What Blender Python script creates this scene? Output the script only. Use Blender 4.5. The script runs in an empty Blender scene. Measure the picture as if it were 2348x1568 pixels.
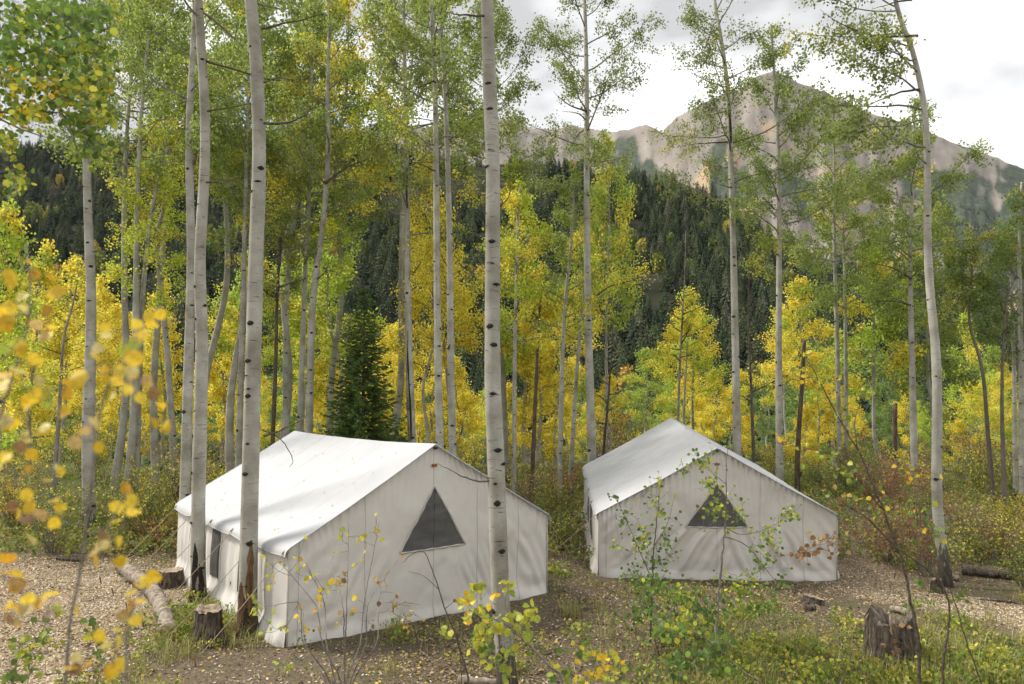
import bpy, math, random
import numpy as np
from mathutils import Vector, Matrix, Euler

random.seed(5)
RNG = np.random.default_rng(11)
scene = bpy.context.scene
COL = scene.collection
R = math.radians

# ------------------------------------------------------------------ camera
EYE = 3.93                                   # eye height above the tents' ground, metres
FOC, CXP, CYP, HZ = 1740.0, 1173.5, 784.0, 905.0
PITCH = math.atan((HZ - CYP) / FOC)
cam_d = bpy.data.cameras.new('camera')
cam = bpy.data.objects.new('camera', cam_d); COL.objects.link(cam)
cam.location = (0, 0, EYE); cam.rotation_euler = (math.pi / 2 + PITCH, 0, 0)
cam_d.sensor_width = 36; cam_d.lens = 36 * FOC / 2347
cam_d.clip_start = 0.05; cam_d.clip_end = 30000
cam_d.dof.use_dof = True; cam_d.dof.focus_distance = 15.0; cam_d.dof.aperture_fstop = 2.1
scene.camera = cam

# ------------------------------------------------------------------ sky, sun, exposure
SUN_EL, SUN_AZ = R(50), R(-70)               # azimuth measured from +Y towards +X: the sun stands to the left
world = bpy.data.worlds.new('World'); scene.world = world; world.use_nodes = True
wn, wl = world.node_tree.nodes, world.node_tree.links
wn.clear()
wo = wn.new('ShaderNodeOutputWorld')
sky = wn.new('ShaderNodeTexSky'); sky.sky_type = 'NISHITA'; sky.sun_disc = False
sky.sun_elevation = SUN_EL; sky.sun_rotation = SUN_AZ
bg1 = wn.new('ShaderNodeBackground'); bg1.inputs['Strength'].default_value = 0.12
wl.new(sky.outputs[0], bg1.inputs['Color'])
tc = wn.new('ShaderNodeTexCoord')
mp = wn.new('ShaderNodeMapping'); mp.inputs['Scale'].default_value = (1, 1, 1.9); mp.inputs['Location'].default_value = (0.32, 0.1, 0.4)
wl.new(tc.outputs['Generated'], mp.inputs['Vector'])
n1 = wn.new('ShaderNodeTexNoise'); n1.inputs['Scale'].default_value = 2.6; n1.inputs['Detail'].default_value = 4; n1.inputs['Roughness'].default_value = 0.55
wl.new(mp.outputs[0], n1.inputs['Vector'])
r1 = wn.new('ShaderNodeMapRange'); r1.inputs['From Min'].default_value = 0.30; r1.inputs['From Max'].default_value = 0.39
r1.interpolation_type = 'SMOOTHSTEP'
wl.new(n1.outputs[0], r1.inputs['Value'])
n2 = wn.new('ShaderNodeTexNoise'); n2.inputs['Scale'].default_value = 3.4; n2.inputs['Detail'].default_value = 4
mp2 = wn.new('ShaderNodeMapping'); mp2.inputs['Location'].default_value = (5.3, 2.1, 7.7); mp2.inputs['Scale'].default_value = (1, 1, 2.2)
wl.new(tc.outputs['Generated'], mp2.inputs['Vector']); wl.new(mp2.outputs[0], n2.inputs['Vector'])
r2 = wn.new('ShaderNodeMapRange'); r2.inputs['From Min'].default_value = 0.36; r2.inputs['From Max'].default_value = 0.56
r2.inputs['To Min'].default_value = 0.37; r2.inputs['To Max'].default_value = 0.84
wl.new(n2.outputs[0], r2.inputs['Value'])
bg2 = wn.new('ShaderNodeBackground'); bg2.inputs['Color'].default_value = (0.985, 0.99, 1.0, 1)
wl.new(r2.outputs[0], bg2.inputs['Strength'])
mx = wn.new('ShaderNodeMixShader')
wl.new(r1.outputs[0], mx.inputs[0]); wl.new(bg1.outputs[0], mx.inputs[1]); wl.new(bg2.outputs[0], mx.inputs[2])
wl.new(mx.outputs[0], wo.inputs['Surface'])

sun_d = bpy.data.lights.new('sun', 'SUN'); sun_d.energy = 3.0; sun_d.angle = R(12); sun_d.color = (1.0, 0.95, 0.87)
sun = bpy.data.objects.new('sun', sun_d); COL.objects.link(sun)
sdir = Vector((math.sin(SUN_AZ) * math.cos(SUN_EL), math.cos(SUN_AZ) * math.cos(SUN_EL), math.sin(SUN_EL)))
sun.rotation_euler = sdir.to_track_quat('Z', 'Y').to_euler(); sun.location = (-30, 0, 40)

vs = scene.view_settings
vs.view_transform = 'Standard'; vs.look = 'None'; vs.exposure = 0.90; vs.gamma = 1.0; vs.use_curve_mapping = False
scene.cycles.max_bounces = 4; scene.cycles.diffuse_bounces = 2; scene.cycles.transmission_bounces = 3; scene.cycles.glossy_bounces = 1
scene.cycles.use_fast_gi = False
scene.cycles.use_adaptive_sampling = True; scene.cycles.adaptive_threshold = 0.03

# ------------------------------------------------------------------ helpers
SP, CP = math.sin(PITCH), math.cos(PITCH)
def at(px, py, d):
    """the place a photograph pixel (2347 wide) shows at the ground distance d"""
    u = (px - CXP) / FOC; v = (CYP - py) / FOC
    y = CP - SP * v; z = SP + CP * v
    t = d / y
    return np.array((u * t, d, EYE + z * t))
def sstep(x, a, b):
    t = np.clip((np.asarray(x, float) - a) / (b - a), 0, 1); return t * t * (3 - 2 * t)
def vnoise(p, seed=0):
    p = np.asarray(p, float); i = np.floor(p).astype(np.int64); f = p - i; f = f * f * (3 - 2 * f)
    def h(a, b, c):
        n = (a * 374761393 + b * 668265263 + c * 2147483647 + seed * 974711) & 0x7fffffff
        n = ((n ^ (n >> 13)) * 1274126177) & 0x7fffffff
        return ((n ^ (n >> 16)) & 0xffff) / 32767.5 - 1.0
    x, y, z = i[..., 0], i[..., 1], i[..., 2]; fx, fy, fz = f[..., 0], f[..., 1], f[..., 2]
    def L(a, b, t): return a + (b - a) * t
    return L(L(L(h(x, y, z), h(x + 1, y, z), fx), L(h(x, y + 1, z), h(x + 1, y + 1, z), fx), fy),
             L(L(h(x, y, z + 1), h(x + 1, y, z + 1), fx), L(h(x, y + 1, z + 1), h(x + 1, y + 1, z + 1), fx), fy), fz)
def fbm(x, y, z=0.0, sc=1.0, oc=4, seed=0):
    x = np.asarray(x, float); p = np.stack([x, np.broadcast_to(y, x.shape), np.broadcast_to(z, x.shape)], -1) * sc
    s = 0; a = 1.0; t = 0
    for k in range(oc):
        s = s + a * vnoise(p, seed + k); t += a; p = p * 2.03 + 17.1; a *= 0.5
    return s / t
def nrm(a): return a / np.maximum(np.linalg.norm(a, axis=-1, keepdims=True), 1e-9)

def mesh_np(name, V, polys, mats=(), attrs=None, smooth=True, matidx=None):
    """polys: list of integer arrays (M,k); attrs: name -> (N,4) point colours"""
    me = bpy.data.meshes.new(name)
    V = np.ascontiguousarray(V, np.float32)
    polys = [np.asarray(p, np.int32) for p in polys if len(p)]
    nl = sum(p.size for p in polys); npol = sum(len(p) for p in polys)
    me.vertices.add(len(V)); me.vertices.foreach_set('co', V.ravel())
    me.loops.add(nl); me.loops.foreach_set('vertex_index', np.concatenate([p.ravel() for p in polys]))
    tot = np.concatenate([np.full(len(p), p.shape[1], np.int32) for p in polys])
    st = np.concatenate([[0], np.cumsum(tot)[:-1]]).astype(np.int32)
    me.polygons.add(npol); me.polygons.foreach_set('loop_start', st); me.polygons.foreach_set('loop_total', tot)
    me.polygons.foreach_set('use_smooth', np.full(npol, smooth, bool))
    if matidx is not None: me.polygons.foreach_set('material_index', np.asarray(matidx, np.int32))
    for k, a in (attrs or {}).items():
        at_ = me.attributes.new(k, 'FLOAT_COLOR', 'POINT'); at_.data.foreach_set('color', np.ascontiguousarray(a, np.float32).ravel())
    for m in mats: me.materials.append(m)
    me.update(calc_edges=True); me.validate()
    return me
class MB:
    def __init__(s): s.V = []; s.P = []; s.n = 0; s.A = []; s.M = []
    def add(s, V, polys, attr=None, mi=0):
        V = np.asarray(V, float)
        for p in polys:
            p = np.asarray(p)
            if len(p): s.P.append(p + s.n); s.M.append(np.full(len(p), mi))
        s.V.append(V); s.n += len(V)
        s.A.append(np.zeros((len(V), 4)) if attr is None else attr)
        return s
    def mesh(s, name, mats, smooth=True, attr=None):
        # polys of equal arity are kept in order, so material indices stay aligned
        return mesh_np(name, np.concatenate(s.V), s.P, mats, {attr: np.concatenate(s.A)} if attr else None, smooth, np.concatenate(s.M))
def link(name, data, parent=None, loc=None, color=None):
    o = bpy.data.objects.new(name, data); COL.objects.link(o)
    if parent is not None: o.parent = parent
    if loc is not None: o.location = loc
    if color is not None: o.color = color
    return o
def tag(o, label, cat=None, group=None, kind=None):
    o['label'] = label
    if cat: o['category'] = cat
    if group: o['group'] = group
    if kind: o['kind'] = kind
    return o
def thing(name, label, cat, loc=(0, 0, 0), rot=(0, 0, 0), group=None):
    o = bpy.data.objects.new(name, None); COL.objects.link(o); o.empty_display_size = 0.2
    o.location = loc; o.rotation_euler = rot
    return tag(o, label, cat, group)
def ordinal(n):
    w = ['first', 'second', 'third', 'fourth', 'fifth', 'sixth', 'seventh', 'eighth', 'ninth', 'tenth', 'eleventh', 'twelfth']
    if n <= 12: return w[n - 1]
    return '%d%s' % (n, 'th' if 10 <= n % 100 <= 20 else {1: 'st', 2: 'nd', 3: 'rd'}.get(n % 10, 'th'))

def catmull(P, m):
    P = np.asarray(P, float); n = len(P)
    if n < 3:
        t = np.linspace(0, 1, m)[:, None]; return P[0] * (1 - t) + P[-1] * t
    Q = np.vstack([2 * P[0] - P[1], P, 2 * P[-1] - P[-2]])
    seg = np.linalg.norm(np.diff(P, axis=0), axis=1); cum = np.concatenate([[0], np.cumsum(seg)])
    s = np.linspace(0, cum[-1], m); k = np.clip(np.searchsorted(cum, s, 'right') - 1, 0, n - 2)
    t = ((s - cum[k]) / np.maximum(seg[k], 1e-9))[:, None]
    a, b, c, d = Q[k], Q[k + 1], Q[k + 2], Q[k + 3]
    return 0.5 * (2 * b + (c - a) * t + (2 * a - 5 * b + 4 * c - d) * t ** 2 + (3 * b - a - 3 * c + d) * t ** 3)
def tube(P, Rr, n=8, cap=True, rough=0.0, seed=0):
    P = np.asarray(P, float); Rr = np.broadcast_to(np.asarray(Rr, float), (len(P),)); m = len(P)
    T = nrm(np.gradient(P, axis=0)); md = np.abs(T.mean(0)); ref = np.zeros(3); ref[int(np.argmin(md))] = 1
    A = nrm(np.cross(T, ref)); B = np.cross(T, A)
    th = np.arange(n) * 2 * math.pi / n
    rr = Rr[:, None] * np.ones(n)
    if rough: rr = rr * (1 + rough * vnoise(np.stack([np.cos(th)[None] * 1.3 + 0 * rr, np.sin(th)[None] * 1.3 + 0 * rr, (np.arange(m) * 0.5)[:, None] + 0 * rr], -1), seed))
    V = P[:, None] + rr[..., None] * (np.cos(th)[None, :, None] * A[:, None] + np.sin(th)[None, :, None] * B[:, None])
    i = (np.arange(m - 1) * n)[:, None]; j = np.arange(n)[None]; j2 = (j + 1) % n
    q = np.stack([i + j, i + j2, i + n + j2, i + n + j], -1).reshape(-1, 4)
    V = V.reshape(-1, 3); polys = [q]
    if cap: polys += [np.arange(n)[None, ::-1], (np.arange(n) + (m - 1) * n)[None]]
    return V, polys
def grid_faces(nu, nv):
    i = (np.arange(nu - 1) * nv)[:, None]; j = np.arange(nv - 1)[None]
    return np.stack([i + j, i + nv + j, i + nv + j + 1, i + j + 1], -1).reshape(-1, 4)
def boxv(c, s):
    c = np.asarray(c, float); s = np.asarray(s, float) / 2
    V = np.array([[x, y, z] for x in (-1, 1) for y in (-1, 1) for z in (-1, 1)]) * s + c
    return V, [np.array([[0, 1, 3, 2], [4, 6, 7, 5], [0, 4, 5, 1], [2, 3, 7, 6], [0, 2, 6, 4], [1, 5, 7, 3]])]

# ------------------------------------------------------------------ materials
def mat(name):
    m = bpy.data.materials.new(name); m.use_nodes = True; n = m.node_tree.nodes; l = m.node_tree.links
    b = n['Principled BSDF']; b.inputs['Roughness'].default_value = 0.85; b.inputs['Specular IOR Level'].default_value = 0.25
    return m, n, l, b
def noise(n, l, vec, scale, detail=4, rough=0.55):
    t = n.new('ShaderNodeTexNoise'); t.inputs['Scale'].default_value = scale; t.inputs['Detail'].default_value = detail; t.inputs['Roughness'].default_value = rough
    if vec is not None: l.new(vec, t.inputs['Vector'])
    return t.outputs[0]
def ramp(n, l, fac, stops):
    r = n.new('ShaderNodeValToRGB'); e = r.color_ramp.elements
    e[0].position, e[0].color = stops[0][0], (*stops[0][1], 1)
    e[1].position, e[1].color = stops[-1][0], (*stops[-1][1], 1)
    for p, c in stops[1:-1]:
        x = e.new(p); x.color = (*c, 1)
    l.new(fac, r.inputs[0]); return r.outputs[0]
def mixc(n, l, fac, a, b, mode='MIX'):
    m = n.new('ShaderNodeMix'); m.data_type = 'RGBA'; m.blend_type = mode
    for s, v in ((m.inputs[0], fac), (m.inputs[6], a), (m.inputs[7], b)):
        if hasattr(v, 'is_linked'): l.new(v, s)
        elif isinstance(v, (int, float)): s.default_value = v
        else: s.default_value = (*v, 1)
    return m.outputs[2]
def mapr(n, l, v, a, b, c=0.0, d=1.0):
    m = n.new('ShaderNodeMapRange'); l.new(v, m.inputs['Value'])
    for k, x in zip(('From Min', 'From Max', 'To Min', 'To Max'), (a, b, c, d)): m.inputs[k].default_value = x
    return m.outputs[0]
def objvec(n, l, scale=(1, 1, 1), rand=True):
    t = n.new('ShaderNodeTexCoord'); m = n.new('ShaderNodeMapping'); m.inputs['Scale'].default_value = scale
    v = t.outputs['Object']
    if rand:
        oi = n.new('ShaderNodeObjectInfo'); a = n.new('ShaderNodeVectorMath'); a.operation = 'ADD'
        k = n.new('ShaderNodeMath'); k.operation = 'MULTIPLY'; k.inputs[1].default_value = 37.0
        l.new(oi.outputs['Random'], k.inputs[0]); l.new(k.outputs[0], a.inputs[1]); l.new(v, a.inputs[0]); v = a.outputs[0]
    l.new(v, m.inputs['Vector']); return m.outputs[0]
def bump(n, l, b, h, strength, dist):
    k = n.new('ShaderNodeBump'); k.inputs['Strength'].default_value = strength; k.inputs['Distance'].default_value = dist
    l.new(h, k.inputs['Height']); l.new(k.outputs[0], b.inputs['Normal'])

def make_bark():
    m, n, l, b = mat('aspen_bark')
    v1 = objvec(n, l, (1, 1, 1)); vl = objvec(n, l, (4.5, 4.5, 34)); vf = objvec(n, l, (22, 22, 260))
    base = ramp(n, l, noise(n, l, v1, 2.2, 5), [(0.28, (0.21, 0.198, 0.155)), (0.5, (0.335, 0.322, 0.27)), (0.72, (0.455, 0.442, 0.39))])
    lent = ramp(n, l, noise(n, l, vl, 1.0, 3, 0.6), [(0.30, (0.10, 0.09, 0.075)), (0.38, (1, 1, 1))])
    fine = ramp(n, l, noise(n, l, vf, 1.0, 2), [(0.3, (0.74, 0.73, 0.70)), (0.5, (1, 1, 1))])
    c = mixc(n, l, 0.75, base, lent, 'MULTIPLY'); c = mixc(n, l, 0.7, c, fine, 'MULTIPLY')
    at_ = n.new('ShaderNodeAttribute'); at_.attribute_name = 'low'
    sp = n.new('ShaderNodeSeparateColor'); l.new(at_.outputs['Color'], sp.inputs[0])
    vd = objvec(n, l, (14, 14, 3.5)); nd = noise(n, l, vd, 1.0, 5, 0.65)
    ad = n.new('ShaderNodeMath'); ad.operation = 'ADD'; l.new(sp.outputs[0], ad.inputs[0]); l.new(mapr(n, l, nd, 0.25, 0.75, -0.5, 0.5), ad.inputs[1])
    f = mapr(n, l, ad.outputs[0], 0.45, 0.6)
    dark = ramp(n, l, nd, [(0.3, (0.02, 0.017, 0.014)), (0.7, (0.13, 0.11, 0.085))])
    c = mixc(n, l, f, c, dark)
    # old dead stems are brown through and through: second channel
    c = mixc(n, l, sp.outputs[1], c, ramp(n, l, nd, [(0.3, (0.035, 0.026, 0.02)), (0.7, (0.16, 0.115, 0.08))]))
    l.new(c, b.inputs['Base Color']); b.inputs['Roughness'].default_value = 0.8
    bump(n, l, b, nd, 0.35, 0.02)
    return m
def simple(name, stops, scale=(6, 6, 6), detail=5, rough=0.85, bstr=0.4, bdist=0.02, spec=0.2):
    m, n, l, b = mat(name); v = objvec(n, l, scale); f = noise(n, l, v, 1.0, detail, 0.62)
    l.new(ramp(n, l, f, stops), b.inputs['Base Color']); b.inputs['Roughness'].default_value = rough; b.inputs['Specular IOR Level'].default_value = spec
    if bstr: bump(n, l, b, f, bstr, bdist)
    return m
def make_leaf(name='aspen_leaf', trans=0.54, yellow=(0.88, 0.73, 0.075)):
    """object colour = green of the tree, its alpha = share of yellow leaves"""
    m, n, l, b = mat(name)
    oi = n.new('ShaderNodeObjectInfo'); at_ = n.new('ShaderNodeAttribute'); at_.attribute_name = 'leafcol'
    sp = n.new('ShaderNodeSeparateColor'); l.new(at_.outputs['Color'], sp.inputs[0])
    sb = n.new('ShaderNodeMath'); sb.operation = 'SUBTRACT'; l.new(oi.outputs['Alpha'], sb.inputs[0]); l.new(sp.outputs[0], sb.inputs[1])
    f = mapr(n, l, sb.outputs[0], -0.18, 0.14)
    ye = ramp(n, l, sp.outputs[2], [(0.0, (yellow[0] * 0.9, yellow[1] * 0.80, yellow[2])), (0.6, yellow), (1.0, (yellow[0] * 0.85, yellow[1] * 1.08, yellow[2] * 1.6))])
    c = mixc(n, l, f, oi.outputs['Color'], ye)
    k = mapr(n, l, sp.outputs[1], 0, 1, 0.62, 1.30)
    cc = n.new('ShaderNodeCombineColor')
    for s in range(3): l.new(k, cc.inputs[s])
    c = mixc(n, l, 1.0, c, cc.outputs[0], 'MULTIPLY')
    l.new(c, b.inputs['Base Color']); b.inputs['Roughness'].default_value = 0.55; b.inputs['Specular IOR Level'].default_value = 0.3
    tr = n.new('ShaderNodeBsdfTranslucent'); l.new(c, tr.inputs['Color'])
    ms = n.new('ShaderNodeMixShader'); ms.inputs[0].default_value = trans
    l.new(b.outputs[0], ms.inputs[1]); l.new(tr.outputs[0], ms.inputs[2])
    l.new(ms.outputs[0], n['Material Output'].inputs['Surface'])
    return m
def make_bigleaf():
    m, n, l, b = mat('single_leaf')
    oi = n.new('ShaderNodeObjectInfo'); v = objvec(n, l, (4, 4, 4))
    f = noise(n, l, v, 1.0, 4)
    br = ramp(n, l, f, [(0.42, (1, 1, 1)), (0.70, (0.55, 0.42, 0.30))])
    c = mixc(n, l, 0.8, oi.outputs['Color'], br, 'MULTIPLY')
    l.new(c, b.inputs['Base Color']); b.inputs['Roughness'].default_value = 0.5; b.inputs['Specular IOR Level'].default_value = 0.3
    tr = n.new('ShaderNodeBsdfTranslucent'); l.new(c, tr.inputs['Color'])
    ms = n.new('ShaderNodeMixShader'); ms.inputs[0].default_value = 0.4
    l.new(b.outputs[0], ms.inputs[1]); l.new(tr.outputs[0], ms.inputs[2]); l.new(ms.outputs[0], n['Material Output'].inputs['Surface'])
    return m
def attr_mat(name, rough=0.9, trans=0.0, spec=0.15):
    m, n, l, b = mat(name)
    at_ = n.new('ShaderNodeAttribute'); at_.attribute_name = 'leafcol'
    l.new(at_.outputs['Color'], b.inputs['Base Color']); b.inputs['Roughness'].default_value = rough; b.inputs['Specular IOR Level'].default_value = spec
    if trans:
        tr = n.new('ShaderNodeBsdfTranslucent'); l.new(at_.outputs['Color'], tr.inputs['Color'])
        ms = n.new('ShaderNodeMixShader'); ms.inputs[0].default_value = trans
        l.new(b.outputs[0], ms.inputs[1]); l.new(tr.outputs[0], ms.inputs[2]); l.new(ms.outputs[0], n['Material Output'].inputs['Surface'])
    return m
def make_canvas(name, col, trans=0.12):
    m, n, l, b = mat(name)
    v = objvec(n, l, (1, 1, 1), False)
    f = noise(n, l, v, 1.6, 5)
    c = ramp(n, l, f, [(0.3, tuple(x * 0.93 for x in col)), (0.65, col)])
    spk = noise(n, l, v, 38, 2); c = mixc(n, l, 0.5, c, ramp(n, l, spk, [(0.25, (0.82, 0.80, 0.76)), (0.34, (1, 1, 1))]), 'MULTIPLY')
    l.new(c, b.inputs['Base Color']); b.inputs['Roughness'].default_value = 0.8
    sx = n.new('ShaderNodeSeparateXYZ'); tcx = n.new('ShaderNodeTexCoord'); l.new(tcx.outputs['Object'], sx.inputs[0])
    fl_ = n.new('ShaderNodeMath'); fl_.operation = 'MULTIPLY'; fl_.inputs[1].default_value = 1.111; l.new(sx.outputs[1], fl_.inputs[0])
    fo = n.new('ShaderNodeMath'); fo.operation = 'FLOOR'; l.new(fl_.outputs[0], fo.inputs[0]); wn_ = n.new('ShaderNodeTexWhiteNoise'); wn_.noise_dimensions = '1D'; l.new(fo.outputs[0], wn_.inputs['W'])
    c = mixc(n, l, 1.0, c, ramp(n, l, wn_.outputs['Value'], [(0.0, (0.90, 0.90, 0.905)), (1.0, (1, 1, 1))]), 'MULTIPLY')
    st_ = noise(n, l, objvec(n, l, (2.2, 2.2, 0.7), False), 1.0, 6, 0.7); c = mixc(n, l, 0.8, c, ramp(n, l, st_, [(0.28, (0.90, 0.885, 0.86)), (0.42, (1, 1, 1))]), 'MULTIPLY')
    sd = n.new('ShaderNodeMath'); sd.operation = 'ADD'; l.new(sx.outputs[2], sd.inputs[0]); l.new(mapr(n, l, noise(n, l, v, 5, 5, 0.7), 0.3, 0.7, -0.14, 0.14), sd.inputs[1])
    c = mixc(n, l, mapr(n, l, sd.outputs[0], 0.16, 0.0, 0.0, 0.6), c, (0.30, 0.25, 0.19))
    w = noise(n, l, v, 600, 1); bump(n, l, b, w, 0.08, 0.002)
    tr = n.new('ShaderNodeBsdfTranslucent'); l.new(c, tr.inputs['Color'])
    ms = n.new('ShaderNodeMixShader'); ms.inputs[0].default_value = trans
    l.new(b.outputs[0], ms.inputs[1]); l.new(tr.outputs[0], ms.inputs[2]); l.new(ms.outputs[0], n['Material Output'].inputs['Surface'])
    return m

M_BARK = make_bark()
M_KNOT = simple('knot_bark', [(0.35, (0.012, 0.010, 0.008)), (0.75, (0.085, 0.07, 0.052))], (30, 30, 60), bstr=0.7, bdist=0.03)
M_SCAR = simple('bare_scar_wood', [(0.3, (0.035, 0.02, 0.012)), (0.55, (0.17, 0.10, 0.05)), (0.75, (0.32, 0.22, 0.12))], (12, 12, 4), bstr=0.6)
M_TWIG = simple('twig_bark', [(0.3, (0.10, 0.085, 0.07)), (0.7, (0.30, 0.275, 0.235))], (9, 9, 25))
M_TWIGD = simple('dark_twig_bark', [(0.3, (0.045, 0.035, 0.028)), (0.7, (0.16, 0.125, 0.095))], (9, 9, 25))
M_LEAF = make_leaf()
M_BIG = make_bigleaf()
M_NEED = simple('spruce_needles', [(0.3, (0.060, 0.112, 0.026)), (0.7, (0.165, 0.245, 0.06))], (5, 5, 5), bstr=0)
M_FARC = None
M_ROOF = make_canvas('roof_canvas', (0.51, 0.51, 0.515), 0.12)
M_WALL = make_canvas('wall_canvas', (0.74, 0.705, 0.65), 0.18)  # same canvas as the roof; warm ground bounce is put into the colour
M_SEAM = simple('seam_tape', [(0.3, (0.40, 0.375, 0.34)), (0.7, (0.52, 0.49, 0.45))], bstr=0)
M_PIPE = simple('edge_piping', [(0.3, (0.40, 0.41, 0.44)), (0.7, (0.52, 0.53, 0.56))], bstr=0)
M_SCREEN = simple('window_screen', [(0.3, (0.085, 0.082, 0.078)), (0.7, (0.125, 0.12, 0.113))], (3, 3, 9), bstr=0, rough=0.7)
M_PATCH = simple('tan_leather', [(0.3, (0.20, 0.06, 0.02)), (0.7, (0.36, 0.12, 0.045))], (20, 20, 20), bstr=0)
M_ROPE = simple('rope', [(0.3, (0.26, 0.19, 0.12)), (0.7, (0.42, 0.33, 0.23))], (40, 40, 40), bstr=0)
M_BLACK = simple('black_iron', [(0.3, (0.015, 0.015, 0.015)), (0.7, (0.04, 0.04, 0.04))], bstr=0)
M_STUMPB = simple('stump_bark', [(0.32, (0.018, 0.014, 0.011)), (0.5, (0.085, 0.066, 0.05)), (0.74, (0.22, 0.185, 0.145))], (18, 18, 4), bstr=0.9, bdist=0.05)
M_CUT = simple('cut_wood', [(0.3, (0.16, 0.095, 0.05)), (0.5, (0.42, 0.31, 0.20)), (0.75, (0.62, 0.53, 0.41))], (8, 8, 20), bstr=0.6)
M_ROT = simple('rotten_wood', [(0.3, (0.025, 0.02, 0.016)), (0.5, (0.10, 0.08, 0.06)), (0.75, (0.26, 0.22, 0.175))], (14, 14, 6), bstr=0.8)
def make_rings():
    m, n, l, b = mat('sawn_rings'); v = objvec(n, l, (1, 1, 0.2), False)
    w = n.new('ShaderNodeTexWave'); w.wave_type = 'RINGS'; w.rings_direction = 'Z'; w.inputs['Scale'].default_value = 14; w.inputs['Distortion'].default_value = 3.5; w.inputs['Detail'].default_value = 3; l.new(v, w.inputs['Vector'])
    f = noise(n, l, v, 9, 5, 0.7)
    c = mixc(n, l, 0.35, ramp(n, l, f, [(0.3, (0.12, 0.085, 0.055)), (0.5, (0.28, 0.22, 0.155)), (0.72, (0.44, 0.38, 0.30))]), ramp(n, l, w.outputs[1], [(0.2, (0.55, 0.45, 0.34)), (0.8, (1, 1, 1))]), 'MULTIPLY')
    l.new(c, b.inputs['Base Color']); bump(n, l, b, f, 0.5, 0.02)
    return m
M_RING = make_rings()
M_LOG = simple('weathered_log', [(0.28, (0.07, 0.055, 0.04)), (0.45, (0.21, 0.17, 0.13)), (0.72, (0.40, 0.345, 0.28))], (10, 10, 10), bstr=0.7)
M_CHIP = attr_mat('wood_chip'); M_LITTER = attr_mat('litter_leaf', trans=0.15); M_HERB = attr_mat('herb_leaf', trans=0.3)

# ------------------------------------------------------------------ terrain height
def ground_z(x, y):
    x = np.asarray(x, float); y = np.asarray(y, float)
    bank = 0.27 * np.maximum(0, 9.3 - y) * sstep(9.3 - y, 0, 2.5)
    bank = np.where(y < -2, 0.27 * 11.3 + 0.05 * (-2 - y), bank)
    z = bank
    z = z + sstep(x, 0.8, 2.4) * (-0.35 * sstep(y, 13, 17.5) + 0.55 * sstep(y, 17.8, 24.2))
    # the bench ends behind the camp and the ground drops into the valley
    z = z - 0.13 * np.maximum(0, y - 40) * sstep(y, 38, 60) * (1 - sstep(y, 120, 200)) - 14 * sstep(y, 120, 200)
    flat = 1 - 0.9 * sstep(y, 10, 12) * (1 - sstep(y, 24, 27)) * sstep(x, -9, -7) * (1 - sstep(x, 8.5, 10))
    z = z + flat * (0.16 * fbm(x, y, 0, 0.33, 3, 3)) + 0.035 * fbm(x, y, 0, 1.6, 3, 9)
    return z
def gz(x, y): return float(ground_z(np.array([x]), np.array([y]))[0])
def on_ground(px, py):
    """where the ray of a photograph pixel meets the ground"""
    d = 7.0
    for k in range(400):
        p = at(px, py, d)
        if p[2] <= gz(p[0], p[1]): break
        d += 0.1
    return p
def path_mask(x, y):
    """trodden, wood-chipped ground: left of the left tent, and the track beside the right tent"""
    x = np.asarray(x, float); y = np.asarray(y, float)
    w = 0.5 * fbm(x, y, 0, 0.5, 3, 21)
    a = sstep(-(x - (-5.7 - 0.10 * (y - 12)) + w), -0.5, 0.7) * (1 - sstep(y + w, 16.5, 19.5)) * sstep(y + w, 9.4, 10.6) * sstep(x + w, -13.5, -11.5)
    cx = 8.0 + 0.55 * (16.5 - y)
    b = (1 - sstep(np.abs(x - np.clip(cx, 8.0, 10.8) + w), 0.7, 1.6)) * sstep(y, 10.5, 12.5) * (1 - sstep(y, 18.5, 21.5))
    return np.clip(np.maximum(a, b), 0, 1)

def make_ground_mat():
    m, n, l, b = mat('forest_floor')
    v = objvec(n, l, (1, 1, 1), False)
    big = noise(n, l, v, 0.9, 5); fine = noise(n, l, v, 22, 6, 0.7)
    soil = ramp(n, l, fine, [(0.30, (0.04, 0.031, 0.022)), (0.5, (0.125, 0.096, 0.066)), (0.72, (0.26, 0.205, 0.14))])
    moss = ramp(n, l, fine, [(0.3, (0.035, 0.042, 0.015)), (0.7, (0.14, 0.145, 0.055))])
    chip = ramp(n, l, noise(n, l, v, 30, 5, 0.7), [(0.30, (0.10, 0.072, 0.046)), (0.5, (0.28, 0.215, 0.14)), (0.72, (0.46, 0.37, 0.26))])
    at_ = n.new('ShaderNodeAttribute'); at_.attribute_name = 'low'
    sp = n.new('ShaderNodeSeparateColor'); l.new(at_.outputs['Color'], sp.inputs[0])
    c = mixc(n, l, mapr(n, l, big, 0.48, 0.66, 0.0, 0.5), soil, moss)
    c = mixc(n, l, sp.outputs[1], c, moss)
    c = mixc(n, l, sp.outputs[0], c, chip)
    l.new(c, b.inputs['Base Color']); b.inputs['Roughness'].default_value = 0.95; b.inputs['Specular IOR Level'].default_value = 0.1
    bump(n, l, b, fine, 0.8, 0.04)
    return m
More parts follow.
